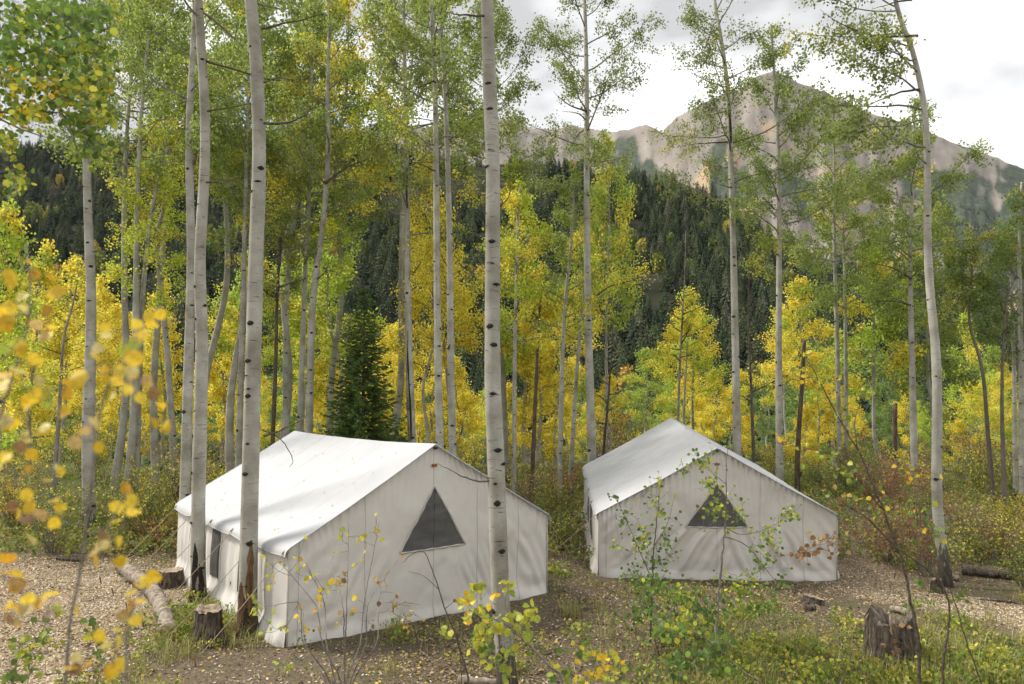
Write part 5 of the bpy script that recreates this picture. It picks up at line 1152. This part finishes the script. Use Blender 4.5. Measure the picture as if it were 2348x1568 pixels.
def sapling(name, label, cat, stems, leaves, wood=M_TWIG, twr=0.0022, bitsize=None, group=None, seed=0, ground=True, maxobj=300, down=0.55, stemname='stem'):
    """stems: [(pixel polyline with depth, base radius, tip radius)]; leaves: (world point, size, palette letter). Each leaf hangs from a twig to the nearest wood."""
    rng = np.random.default_rng(seed + 70); nodes = []; built = []
    for pl, r0, r1 in stems:
        P = np.array([at(x, y, d) for x, y, d in pl])
        if ground and len(pl) > 2 and pl[0][1] > 1400:
            g = gz(P[0][0], P[0][1]); 
            if P[0][2] > g + 0.05: P = np.vstack([P[0] + (P[0] - P[1]) * 0.15 * np.array((1, 1, 0)) + np.array((0, 0, g - 0.05 - P[0][2])), P])
        m = max(10, int(np.linalg.norm(np.diff(P, axis=0), axis=1).sum() / 0.06)); Q = catmull(P, min(m, 90)); Q[1:-1] += rng.normal(size=(len(Q) - 2, 3)) * r0 * 0.25
        built.append((Q, np.linspace(r0, r1, len(Q)))); nodes.append(Q[len(Q) // 4:])
    base = built[0][0][0].copy()
    t = thing(name, label, cat, tuple(base), group=group)
    for Q, rr in built: link(stemname, mesh_np(stemname, *tube(Q - base, rr, 8), [wood]), t)
    nodes = np.concatenate(nodes); todo = list(range(len(leaves))); LP = np.array([l[0] for l in leaves]); tw = MB()
    best = np.array([np.min(np.linalg.norm(nodes - p, axis=1)) for p in LP]); near = np.array([nodes[np.argmin(np.linalg.norm(nodes - p, axis=1))] for p in LP]); done = np.zeros(len(LP), bool)
    outs = []
    for _ in range(len(LP)):
        i = int(np.argmin(np.where(done, 1e9, best))); done[i] = True; p, size = LP[i], leaves[i][1]; q = near[i]
        dv = p - q; L = np.linalg.norm(dv); end = p - (dv / max(L, 1e-6)) * min(size * 0.7, L * 0.5)
        md = (q + end) / 2 + rng.normal(size=3) * 0.05 * L + np.array((0, 0, -0.04 * L))
        if L > size * 0.8: tw.add(*tube(catmull(np.array([q, md, end]), 6) - base, np.linspace(twr * 1.3, twr * 0.7, 6), 4, cap=False))
        new = catmull(np.array([q, md, end]), 5)[2:]
        dn = np.min(np.linalg.norm(LP[:, None] - new[None], axis=2), axis=1); k = np.argmin(np.linalg.norm(LP[:, None] - new[None], axis=2), axis=1); u = dn < best; best[u] = dn[u]; near[u] = new[k[u]]
        outs.append((i, end, dv / max(L, 1e-6)))
    if tw.n: link('twigs', tw.mesh('twigs', [wood]), t)['kind'] = 'stuff'
    extra = []
    for c, (i, end, dv) in enumerate(outs):
        p, size, pal = leaves[i]
        if c >= maxobj: extra.append(i); continue
        X = nrm(dv * 0.5 + rng.normal(size=3) * 0.6 + np.array((0, 0, -down))); Y = nrm(np.cross(rng.normal(size=3) * 0.8 + np.array((0, 1.3, 0.35)), X)); Z = np.cross(X, Y)
        o = link('leaf', LEAVES[int(rng.integers(5)) if pal in 'btop' else int(rng.choice([0, 1, 3]))], t)
        b = p - base - X * size * 0.5
        o.matrix_local = Matrix(((X[0] * size, Y[0] * size, Z[0] * size, b[0]), (X[1] * size, Y[1] * size, Z[1] * size, b[1]), (X[2] * size, Y[2] * size, Z[2] * size, b[2]), (0, 0, 0, 1)))
        cc = PALS[pal][int(rng.integers(len(PALS[pal])))]; j = rng.uniform(0.8, 1.15); o.color = (cc[0] * j, cc[1] * j, cc[2] * j, 1)
    if extra:
        C = LP[extra] - base; V, P = leaf_round(C, float(np.mean([leaves[i][1] for i in extra])), rng)
        col = np.array([PALS[leaves[i][2]][int(rng.integers(len(PALS[leaves[i][2]])))] for i in extra]); o = link('foliage', mesh_np('foliage', V, [P], [M_HERB], {'leafcol': np.repeat(np.concatenate([col * rng.uniform(0.75, 1.2, (len(col), 1)), np.ones((len(col), 1))], 1), 7, 0)}, False), t)
        o['kind'] = 'stuff'
    return t
def blobs(specs, d, dsp, size, seed):
    """leaf clusters: (px, py, rx, ry, count, palette letters)"""
    rng = np.random.default_rng(seed); out = []
    for px, py, rx, ry, n, pal in specs:
        for k in range(n):
            a = rng.uniform(0, 6.28); q = min(1.5, abs(rng.normal() * 0.55) + 0.25 * rng.random()); dd = d + rng.normal() * dsp
            out.append((at(px + rx * q * math.cos(a), py + ry * q * math.sin(a), dd), size * rng.uniform(0.85, 1.4), pal[int(rng.integers(len(pal)))]))
    return out
# the blurred golden sapling right in front of the lens at left
raw = '''20,635,48,y 135,670,35,y 75,625,30,o 55,680,28,p 15,740,45,y 105,710,30,o 20,705,35,y 85,745,28,t 100,768,25,t 45,800,40,y 90,830,28,y 40,850,40,p 88,872,25,p 10,885,40,y 185,860,36,y 155,900,30,o 222,800,28,p
310,820,40,y 345,745,28,y 370,720,28,y 325,770,36,y 290,800,32,l 300,850,30,p 270,870,32,y 295,890,28,y 350,900,28,b 350,968,28,y 320,910,28,y 255,910,25,p 70,920,44,y 95,905,28,l 40,960,30,y 10,962,34,p 100,980,28,p 150,950,28,o 60,1002,30,p
10,1050,30,y 65,1075,22,o 45,1022,28,b 195,990,28,t 170,1012,32,t 20,1110,32,t 60,1132,30,t 62,1190,34,b 95,1182,32,t 125,1197,28,t 120,1150,26,p 300,1145,36,y 265,1160,30,y 285,1122,26,b 266,1196,30,y 270,1290,28,y 215,1262,30,t 240,1230,30,b
325,1345,38,y 350,1330,36,y 325,1376,28,y 300,1387,30,o 285,1412,30,t 310,1420,30,b 270,1470,26,y 200,1526,30,b 226,1514,26,t 256,1536,34,b 175,1532,28,b 20,1282,32,b 10,1312,30,b 40,1342,36,o 20,1382,30,b 60,1396,36,t 92,1380,34,o 110,1406,30,b
25,1420,30,b 45,1432,30,t 130,1075,26,p 150,880,26,t 62,600,22,t 245,770,24,p 395,745,22,p 338,870,24,t 8,800,30,l 30,1160,28,b'''
rr_ = np.random.default_rng(4)
lv = []
for w in raw.split():
    x, y, s_, c_ = w.split(','); c_ = c_ if rr_.random() > 0.35 or c_ not in 'tbp' else 'yo'[int(rr_.integers(2))]; d_ = 1.95 + rr_.normal() * 0.14; lv.append((at(float(x), float(y), d_), float(s_) * 1.02 * d_ / FOC, c_))
    if rr_.random() < 0.95: lv.append((at(float(x) + rr_.normal() * 26, float(y) + rr_.normal() * 26, d_ + 0.06), float(s_) * d_ / FOC, c_ if c_ in 'yl' else 'yyyp'[int(rr_.integers(4))]))
sapling('aspen_sapling', 'blurred golden and brown-leaved sapling close to the lens at left', 'sapling',
        [([(150, 1568, 1.95), (182, 1330, 1.95), (196, 1220, 1.95), (212, 1085, 1.95), (226, 960, 1.97), (262, 860, 2.0), (330, 790, 2.0)], 0.0068, 0.0025), ([(288, 1568, 1.9), (290, 1470, 1.9), (302, 1400, 1.9), (335, 1345, 1.9)], 0.0070, 0.0025),
         ([(-120, 1568, 2.0), (-60, 1250, 2.0), (-10, 1000, 1.97), (40, 830, 1.95), (70, 700, 1.95), (60, 560, 1.95)], 0.007, 0.002), ([(196, 1225, 1.95), (235, 1215, 1.92), (262, 1180, 1.9), (290, 1130, 1.9)], 0.003, 0.0015), ([(-60, 1300, 2.0), (20, 1330, 1.97), (80, 1390, 1.95)], 0.003, 0.0015)],
        lv, twr=0.0011, seed=1, down=0.35)
# leafy bough of a tree just outside the frame, upper left
sp = [(60, 60, 75, 60, 297, 'gggl'), (170, 50, 70, 50, 250, 'gggd'), (215, 110, 50, 55, 187, 'ggl'), (110, 140, 85, 50, 297, 'gggl'), (35, 190, 60, 60, 187, 'ggly'), (150, 210, 80, 45, 264, 'gglly'), (225, 190, 45, 50, 154, 'gll'), (60, 260, 70, 35, 171, 'glly'), (180, 275, 60, 40, 171, 'ggl'),
      (215, 330, 38, 40, 111, 'gld'), (245, 270, 30, 30, 67, 'gll'), (20, 110, 40, 60, 154, 'gg'), (230, 30, 40, 40, 124, 'gg'), (100, 20, 90, 30, 187, 'gg'), (-60, 120, 50, 130, 187, 'gg'), (40, 420, 35, 40, 67, 'gl'), (20, 330, 40, 40, 73, 'gl')]
sapling('aspen_tree', 'green leafy bough reaching in from the upper left edge', 'tree',
        [([(-330, 1600, 6.2), (-325, 900, 6.2), (-318, 300, 6.2), (-315, -500, 6.2)], 0.10, 0.05), ([(-318, 330, 6.2), (-150, 290, 6.1), (-30, 262, 6.0), (70, 255, 6.0), (140, 262, 6.0), (165, 300, 5.95), (178, 345, 5.95)], 0.022, 0.005), ([(-318, 120, 6.2), (-150, 170, 6.1), (-40, 140, 6.0), (60, 120, 6.0), (170, 80, 6.0), (230, 60, 6.0)], 0.022, 0.004),
         ([(-30, 262, 6.0), (60, 300, 6.0), (120, 320, 6.0)], 0.010, 0.003), ([(70, 255, 6.0), (150, 215, 5.9), (230, 190, 5.9)], 0.008, 0.003), ([(-318, 520, 6.2), (-150, 450, 6.1), (-30, 400, 6.0), (40, 390, 6.0)], 0.015, 0.004)],
        blobs(sp, 6.0, 0.34, 0.042, 3), seed=2, group='tall aspens of the camp', ground=True, stemname='limb', twr=0.0022)
# yellow-green sapling at the foot of the thickest aspen
sp = [(1090, 1405, 38, 45, 20, 'lly'), (1130, 1440, 55, 40, 32, 'll'), (1185, 1420, 40, 45, 20, 'll'), (1110, 1480, 40, 30, 15, 'lg'), (1160, 1500, 45, 30, 15, 'lg'), (1100, 1350, 22, 25, 10, 'l'), (1160, 1345, 14, 20, 7, 'l'), (1068, 1378, 20, 16, 8, 'ly'), (1165, 1540, 20, 30, 8, 'lg'), (1015, 1448, 20, 14, 6, 'l'), (1215, 1405, 18, 40, 8, 'l'), (1135, 1365, 8, 8, 2, 'y')]
sapling('aspen_sapling', 'yellow-green sapling leaning across the foot of the thickest aspen', 'sapling', [([(1290, 1575, 6.2), (1262, 1530, 6.2), (1215, 1480, 6.2), (1170, 1440, 6.2), (1120, 1415, 6.2), (1080, 1400, 6.2)], 0.016, 0.004), ([(1170, 1440, 6.2), (1158, 1390, 6.2), (1162, 1340, 6.2)], 0.004, 0.002), ([(1120, 1415, 6.2), (1060, 1430, 6.2), (1015, 1448, 6.2)], 0.003, 0.0015)],
        blobs(sp, 6.2, 0.16, 0.052, 5), seed=3, twr=0.0018)
sp = [(1330, 1500, 45, 35, 20, 'lyg'), (1385, 1520, 50, 40, 27, 'lyy'), (1290, 1545, 40, 25, 17, 'lg'), (1360, 1555, 60, 20, 20, 'ly')]
sapling('aspen_sapling', 'small yellowing sapling at the bottom edge right of the thickest aspen', 'sapling', [([(1360, 1590, 6.6), (1362, 1540, 6.6), (1372, 1500, 6.6)], 0.008, 0.003), ([(1300, 1590, 6.6), (1310, 1540, 6.6), (1330, 1490, 6.6)], 0.006, 0.002)], blobs(sp, 6.6, 0.15, 0.05, 6), seed=4)
# sparse grey-stemmed bush before the nearer tent's corner
stm = []
for (bx, tip) in [(800, (870, 1190)), (780, (800, 1200)), (760, (700, 1290)), (790, (640, 1290)), (820, (900, 1300)), (740, (610, 1390)), (800, (760, 1290)), (830, (940, 1390)), (720, (660, 1430))]:
    mx_ = bx * 0.55 + tip[0] * 0.45 + random.uniform(-12, 12); stm.append(([(bx * 0.5 + 390, 1580, 7.4), (mx_ * 0.75 + 0.25 * bx, 1475, 7.4 + random.uniform(-.2, .2)), (mx_, 1385, 7.4 + random.uniform(-.3, .3)), (tip[0], tip[1], 7.4 + random.uniform(-.4, .4))], 0.010, 0.0022))
sp = [(630, 1310, 35, 50, 9, 'ly'), (690, 1300, 45, 60, 11, 'ly'), (760, 1340, 60, 60, 14, 'yl'), (800, 1260, 50, 55, 9, 'ly'), (850, 1225, 35, 40, 7, 'lp'), (740, 1420, 60, 40, 9, 'yt'), (590, 1400, 35, 50, 12, 'l'), (650, 1440, 30, 30, 7, 'lg'), (880, 1340, 40, 60, 8, 'tb'), (830, 1400, 50, 50, 6, 'yb'), (650, 1520, 30, 25, 6, 'l'), (790, 1315, 8, 18, 4, 'b')]
sapling('bush', 'sparse grey-stemmed bush with few yellow leaves before the nearer tent\'s corner', 'bush', stm, blobs(sp, 7.4, 0.25, 0.042, 8), seed=5, twr=0.0022)
# bare arching twigs before the nearer gable
sapling('bare_sapling', 'bare brown sapling arching over before the nearer tent\'s gable', 'sapling', [([(1075, 1585, 7.6), (1058, 1500, 7.6), (1030, 1420, 7.6), (1005, 1350, 7.6), (985, 1290, 7.6), (968, 1264, 7.6), (945, 1268, 7.6), (925, 1290, 7.6)], 0.014, 0.003), ([(1052, 1475, 7.6), (1000, 1450, 7.6), (940, 1425, 7.6), (890, 1400, 7.6)], 0.006, 0.002), ([(1020, 1395, 7.6), (1040, 1380, 7.6), (1065, 1368, 7.6)], 0.004, 0.002), ([(1005, 1350, 7.6), (970, 1320, 7.6), (935, 1310, 7.6)], 0.004, 0.0015)],
        blobs([(900, 1390, 45, 30, 10, 'bt'), (1055, 1380, 18, 12, 6, 'b'), (950, 1420, 35, 20, 6, 'bt'), (925, 1440, 30, 20, 4, 'ob')], 7.6, 0.1, 0.03, 9), wood=M_TWIGD, seed=6)
# two slim green saplings before the farther tent
def sap_leaf(d, size, sp, seed): return blobs(sp, d, 0.22, size, seed)
sapling('aspen_sapling', 'slim sapling with dark stem before the farther tent\'s left half', 'sapling', [([(1489, 1520, 12.4), (1493, 1400, 12.4), (1497, 1280, 12.4), (1506, 1190, 12.4), (1516, 1090, 12.4)], 0.020, 0.003), ([(1495, 1330, 12.4), (1460, 1250, 12.3), (1430, 1180, 12.3), (1405, 1130, 12.3)], 0.008, 0.002), ([(1500, 1250, 12.4), (1530, 1200, 12.4), (1545, 1140, 12.4)], 0.006, 0.002)],
        sap_leaf(12.4, 0.046, [(1470, 1240, 40, 60, 90, 'gdl'), (1505, 1160, 35, 60, 67, 'gl'), (1460, 1330, 45, 40, 75, 'gd'), (1530, 1240, 30, 60, 51, 'gd'), (1430, 1190, 22, 35, 27, 'dg'), (1410, 1140, 15, 15, 10, 'd'), (1420, 1250, 22, 22, 15, 'gl'), (1512, 1100, 10, 22, 13, 'gl'), (1500, 1290, 40, 40, 52, 'gd')], 11), wood=M_TWIGD, seed=7, maxobj=60)
sapling('aspen_sapling', 'pale-stemmed sapling crossing the farther tent\'s triangular window', 'sapling', [([(1628, 1570, 10.8), (1638, 1480, 11.0), (1646, 1380, 11.2), (1655, 1280, 11.2), (1664, 1180, 11.2), (1664, 1080, 11.2), (1670, 1010, 11.2)], 0.026, 0.004), ([(1660, 1230, 11.2), (1710, 1250, 11.1), (1760, 1310, 11.1), (1790, 1350, 11.0)], 0.010, 0.003), ([(1664, 1210, 11.2), (1700, 1225, 11.2), (1760, 1210, 11.2), (1830, 1165, 11.2)], 0.008, 0.002), ([(1664, 1110, 11.2), (1640, 1090, 11.2), (1600, 1060, 11.2), (1575, 1080, 11.2)], 0.006, 0.002), ([(1662, 1160, 11.2), (1630, 1150, 11.1), (1590, 1175, 11.1)], 0.006, 0.002)],
        sap_leaf(11.2, 0.044, [(1610, 1060, 45, 35, 60, 'gl'), (1630, 1110, 35, 25, 33, 'gl'), (1640, 1170, 40, 50, 75, 'lg'), (1690, 1180, 30, 45, 39, 'gl'), (1760, 1230, 50, 50, 67, 'gl'), (1810, 1180, 40, 35, 45, 'lg'), (1740, 1300, 40, 50, 48, 'g'), (1790, 1340, 40, 40, 39, 'g'), (1570, 1080, 20, 20, 12, 'g')], 12), seed=8, maxobj=60)
# leafy thicket of saplings in front of the farther tent
sp = [(1560, 1370, 80, 40, 187, 'ggl'), (1480, 1400, 60, 50, 136, 'gd'), (1620, 1400, 60, 50, 136, 'gd'), (1550, 1460, 70, 50, 153, 'gld'), (1690, 1350, 50, 40, 85, 'gl'), (1740, 1390, 60, 30, 76, 'g'), (1510, 1340, 40, 40, 68, 'g')]
sapling('bush', 'dense green thicket of knee-high saplings before the farther tent', 'bush', [([(1560, 1530, 11.6), (1550, 1440, 11.6), (1540, 1340, 11.6)], 0.010, 0.003), ([(1600, 1530, 11.6), (1625, 1430, 11.6), (1660, 1350, 11.6)], 0.010, 0.003), ([(1520, 1530, 11.6), (1490, 1430, 11.6), (1470, 1370, 11.6)], 0.010, 0.003), ([(1640, 1520, 11.6), (1700, 1420, 11.6), (1750, 1380, 11.6)], 0.008, 0.003)], blobs(sp, 11.6, 0.35, 0.050, 13), wood=M_TWIGD, seed=9, maxobj=0)
sp = [(1520, 1440, 40, 35, 47, 'g'), (1580, 1420, 50, 40, 57, 'gl'), (1640, 1480, 45, 45, 57, 'gd'), (1560, 1520, 50, 40, 61, 'gd'), (1660, 1540, 30, 30, 34, 'g')]
sapling('aspen_sapling', 'green leaning sapling at the bottom edge before the farther tent', 'sapling', [([(1750, 1585, 7.4), (1710, 1545, 7.4), (1665, 1505, 7.4), (1610, 1460, 7.4), (1550, 1430, 7.4)], 0.014, 0.003), ([(1665, 1505, 7.4), (1690, 1470, 7.4), (1735, 1440, 7.4)], 0.006, 0.002)], blobs(sp, 7.4, 0.2, 0.048, 14), seed=10, maxobj=160)
# bent saplings at right
sapling('aspen_sapling', 'bent brown sapling arching left over the big rotten stump, few yellow leaves', 'sapling', [([(2108, 1580, 7.6), (2104, 1480, 7.6), (2090, 1390, 7.6), (2062, 1270, 7.6), (2020, 1160, 7.6), (1975, 1050, 7.6), (1935, 980, 7.6), (1880, 880, 7.6), (1838, 800, 7.6)], 0.022, 0.004), ([(2058, 1262, 7.6), (1990, 1190, 7.6), (1930, 1150, 7.6), (1880, 1090, 7.6)], 0.009, 0.003), ([(2020, 1165, 7.6), (1960, 1090, 7.6), (1900, 1040, 7.6), (1780, 1015, 7.6)], 0.007, 0.002), ([(1965, 1030, 7.6), (1960, 960, 7.6), (1985, 900, 7.6)], 0.006, 0.002), ([(2040, 1230, 7.6), (1990, 1245, 7.6), (1890, 1235, 7.6), (1830, 1280, 7.6)], 0.005, 0.002)],
        blobs([(1850, 830, 40, 35, 22, 'yyl'), (1890, 880, 40, 40, 20, 'lyg'), (1985, 900, 28, 40, 14, 'gl'), (1930, 960, 50, 40, 24, 'glg'), (1800, 1010, 50, 25, 16, 'yol'), (1900, 1040, 60, 30, 22, 'gl'), (1950, 1090, 60, 50, 34, 'glg'), (2080, 1080, 60, 50, 20, 'gly'), (2010, 1160, 60, 40, 30, 'gyb'), (1930, 1150, 50, 30, 24, 'btg'), (1850, 1270, 60, 25, 34, 'b'), (1905, 1240, 50, 25, 26, 'bt'), (2110, 1210, 30, 40, 8, 'yg')], 7.6, 0.22, 0.040, 15), wood=M_TWIGD, seed=11, twr=0.002)
sapling('aspen_sapling', 'second bent sapling forking behind the big rotten stump', 'sapling', [([(2160, 1580, 7.9), (2168, 1480, 7.9), (2176, 1400, 7.9), (2160, 1340, 7.9), (2120, 1300, 7.9), (2070, 1265, 7.9), (2020, 1220, 7.9)], 0.018, 0.005), ([(2250, 1580, 7.9), (2215, 1470, 7.9), (2185, 1370, 7.9), (2160, 1300, 7.9), (2130, 1240, 7.9)], 0.010, 0.003), ([(2170, 1440, 7.9), (2130, 1455, 7.9), (2080, 1450, 7.9)], 0.004, 0.002)],
        blobs([(2150, 1230, 40, 40, 16, 'gl'), (2120, 1180, 40, 30, 10, 'lg'), (2195, 1370, 30, 20, 9, 'gl'), (2110, 1330, 40, 60, 10, 'gb'), (2080, 1440, 60, 30, 9, 'b'), (2040, 1480, 60, 40, 8, 'b')], 7.9, 0.2, 0.042, 16), wood=M_TWIGD, seed=12)
sp = [(60, 1500, 50, 55, 46, 'gl'), (100, 1460, 30, 40, 18, 'gl'), (30, 1555, 40, 25, 20, 'g'), (215, 1440, 25, 40, 14, 'gl'), (225, 1490, 20, 30, 8, 'g'), (130, 1400, 20, 30, 8, 'l')]
sapling('aspen_sapling', 'small green sapling in the bottom left corner behind the blurred leaves', 'sapling', [([(25, 1590, 5.6), (35, 1530, 5.6), (50, 1470, 5.6), (80, 1430, 5.6)], 0.007, 0.002), ([(60, 1590, 5.6), (80, 1520, 5.6), (110, 1450, 5.6)], 0.005, 0.002), ([(170, 1590, 5.6), (200, 1500, 5.6), (218, 1420, 5.6)], 0.005, 0.002)], blobs(sp, 5.6, 0.15, 0.042, 17), seed=13)

def clump_xy(n, per, spread, dens):
    c = scatter_xy(n, 8.8, 17, dens); q = np.repeat(c, per, 0) + RNG.normal(size=(n * per, 2)) * spread; return q[~in_tent(q[:, 0], q[:, 1])]
grass('long_grass', 'long arching grass clumps at the right foreground', clump_xy(330, 42, 0.085, gd), 0.36, 0.008, [(.27, .29, .07), (.38, .35, .13), (.22, .25, .06), (.50, .42, .22), (.33, .33, .09), (.42, .35, .18)], splay=0.55)
herbs('leafy_weeds', 'leafy yellow green weeds at the right foreground', clump_xy(200, 9, 0.12, gd), 0.26, 0.065, [(.20, .27, .05), (.30, .35, .06), (.16, .22, .05), (.46, .42, .07)], 7)

# golden spray on the limb of the tall aspen by the farther tent's eave
def spray(tree, spots, d, col, yel, seed, size=0.065):
    rng = np.random.default_rng(seed); C = []; base = np.array(tree.location)
    for px, py, rx, ry, n in spots: C.append(np.array([at(px + rng.normal() * rx, py + rng.normal() * ry, d + rng.normal() * 0.25) for k in range(n)]))
    C = np.concatenate(C) - base; V, P, A = leaf_quads(C, size, rng, rng.random(len(C))); link('leaf_spray', mesh_np('leaf_spray', V, [P], [M_LEAF], {'leafcol': A}, False), tree, color=(*col, yel))['kind'] = 'stuff'
spray(T_EAVE, [(1400, 645, 18, 12, 120), (1440, 632, 20, 14, 170), (1475, 615, 16, 16, 170), (1385, 625, 14, 10, 70), (1440, 655, 20, 8, 60)], 25.6, LIME, 0.75, 8)
spray(T_CRACK, [(960, 560, 14, 14, 120), (985, 590, 16, 20, 150), (960, 640, 20, 16, 130), (1000, 545, 12, 12, 80)], 23.4, LIME, 0.9, 9)
xy = []
for k in range(34):
    u = RNG.uniform(-2.6, -0.2); v = RNG.uniform(0.2, 6.1); xy.append((u, v))
mbl = MB()
for u, v in xy:
    z = 3.05 - (3.03 - 1.52) * abs(u) / 2.68 - 0.035 * math.sin(PI * v / 6.3) + 0.012; c = np.array((u, v, z)); a = RNG.uniform(0, 6.28); A_ = np.array((math.cos(a), math.sin(a), math.cos(a) * 0.56)) * 0.024; B_ = np.array((-math.sin(a), math.cos(a), -math.sin(a) * 0.56)) * 0.018
    mbl.add(np.array([c - A_, c + B_ + (0, 0, .006), c + A_, c - B_]), [np.array([[0, 1, 2, 3]])], np.tile(np.array([*[(.42, .32, .10), (.30, .22, .12), (.5, .38, .06)][int(RNG.integers(3))], 1.0]), (4, 1)))
rl = link('fallen_leaves', mbl.mesh('fallen_leaves', [M_LITTER], False, 'leafcol')); rl.location = TENT1.location; rl.rotation_euler = TENT1.rotation_euler
tag(rl, 'few fallen leaves scattered on the nearer tent roof', kind='stuff')
